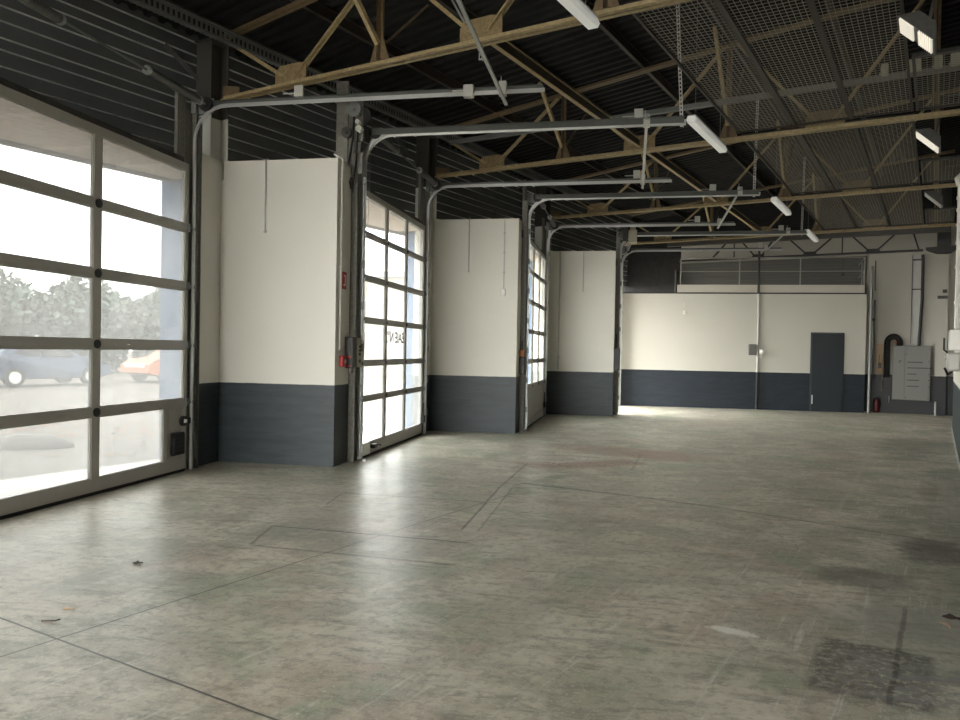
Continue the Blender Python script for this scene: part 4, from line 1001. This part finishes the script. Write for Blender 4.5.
car((-19.95, 22.7, 0), -A, 'carblue', 'blue car parked across the yard behind the left panes')
car((-18.0, 28.0, 0), -A+math.pi, 'carorange', 'orange car parked across the yard behind the right pane')
def tree(x, y, h, rad, lab):
    r = empty('tree', (x, y, 0), 0, lab, 'tree', 'trees beyond the yard')
    m = MB(); m.tube([(0, 0, 0), (.1, 0, h*.5), (0, .1, h*.7)], [.22, .16, .08], 8); m.build('trunk', 'bark', r)
    m = MB()
    rnd = random.Random(int(x*10+y))
    for i in range(7500):
        a = rnd.uniform(0, 6.283); b = math.acos(rnd.uniform(-1, 1)); q = rnd.uniform(.3, 1)**.5*(1+.18*math.sin(3*a)+.12*math.cos(5*b))
        c = Vector((rad*q*math.sin(b)*math.cos(a), rad*q*math.sin(b)*math.sin(a), h*.50+h*.48*q*math.cos(b)))
        s_ = rnd.uniform(.12, .22); d1 = Vector((rnd.gauss(0, 1), rnd.gauss(0, 1), rnd.gauss(0, 1))).normalized()*s_; d2 = d1.cross(Vector((rnd.gauss(0, 1), rnd.gauss(0, 1), rnd.gauss(0, 1)))).normalized()*s_*.7
        m.add([c-d1, c-d2, c+d1, c+d2], [(0, 1, 2, 3)])
    m.build('crown', 'tree', r)
tl = ['leftmost', 'second from the left', 'third from the left', 'rightmost']
for i, (a, d_, h, rr) in enumerate(((-44.5, 42, 4.9, 2.3), (-39.0, 43, 4.7, 2.25), (-33.6, 44, 4.5, 2.3), (-28.2, 45, 4.2, 2.3))):
    tree(d_*math.sin(math.radians(a)), d_*math.cos(math.radians(a)), h, rr, 'hazy green tree beyond the yard, %s of the row' % tl[i])

r = empty('added_building', (-12.2, 38, 0), .28, 'plain pale flat-roofed building added across the yard behind the second gate', 'building')  # building added so the background behind the lettering is less bright
m = MB(); m.box(-4.6, 4.8, 0, 6, 0, 5.2); m.build('wall', 'render', r)
m = MB(); m.box(-4.75, 4.95, -.15, 6.15, 5.2, 5.45); m.build('roof_edge', 'fascia', r)
for q in (-3.2, -.4, 2.4):
    m = MB(); m.box(q, q+1.3, -.04, -.001, 1.2, 2.5); w_ = m.build('window', 'parapet', r)
    m = MB(); m.box(q+.08, q+1.22, -.05, -.041, 1.28, 2.42); m.build('pane', 'stone', w_)
# ------------------------------------------------------------------ world, camera
w = bpy.data.worlds.new('overcast_sky'); sc.world = w; w.use_nodes = True; nt = w.node_tree; nt.nodes.clear()
bg = nt.nodes.new('ShaderNodeBackground'); out = nt.nodes.new('ShaderNodeOutputWorld')
tc = nt.nodes.new('ShaderNodeTexCoord'); sp = nt.nodes.new('ShaderNodeSeparateXYZ'); rm = nt.nodes.new('ShaderNodeMapRange')
cr = nt.nodes.new('ShaderNodeMix'); cr.data_type = 'RGBA'
nt.links.new(tc.outputs['Generated'], sp.inputs[0]); nt.links.new(sp.outputs[2], rm.inputs[0]); rm.inputs[1].default_value = 0; rm.inputs[2].default_value = .6
nt.links.new(rm.outputs[0], cr.inputs[0]); cr.inputs[6].default_value = (.985, .98, .925, 1); cr.inputs[7].default_value = (.96, .97, .96, 1)
nt.links.new(cr.outputs[2], bg.inputs[0]); bg.inputs[1].default_value = 7.0; nt.links.new(bg.outputs[0], out.inputs[0])

cam = bpy.data.cameras.new('camera'); co = bpy.data.objects.new('camera', cam); COL.objects.link(co); sc.camera = co
F = 760.15; cam.sensor_width = 36; cam.lens = F*36/960; cam.clip_end = 400; cam.clip_start = .05
yaw, pitch, roll = -0.1961, -0.0138, 0.01792
cy_, sy_ = math.cos(yaw), math.sin(yaw)
f = Vector((sy_*math.cos(pitch), cy_*math.cos(pitch), math.sin(pitch))); r0 = Vector((cy_, -sy_, 0)); u0 = r0.cross(f)
r2 = r0*math.cos(roll)+u0*math.sin(roll); u2 = u0*math.cos(roll)-r0*math.sin(roll)
co.matrix_world = Matrix(((r2.x, u2.x, -f.x, 0), (r2.y, u2.y, -f.y, 0), (r2.z, u2.z, -f.z, 1.5), (0, 0, 0, 1)))
vs_ = sc.view_settings; vs_.view_transform = 'Standard'; vs_.look = 'None'; vs_.exposure = 1.65; vs_.gamma = 1
vs_.use_curve_mapping = False
cyc = sc.cycles; cyc.use_denoising = True; cyc.denoiser = 'OPENIMAGEDENOISE'
cyc.max_bounces = 10; cyc.diffuse_bounces = 6; cyc.glossy_bounces = 4; cyc.transparent_max_bounces = 16; cyc.sample_clamp_indirect = 6
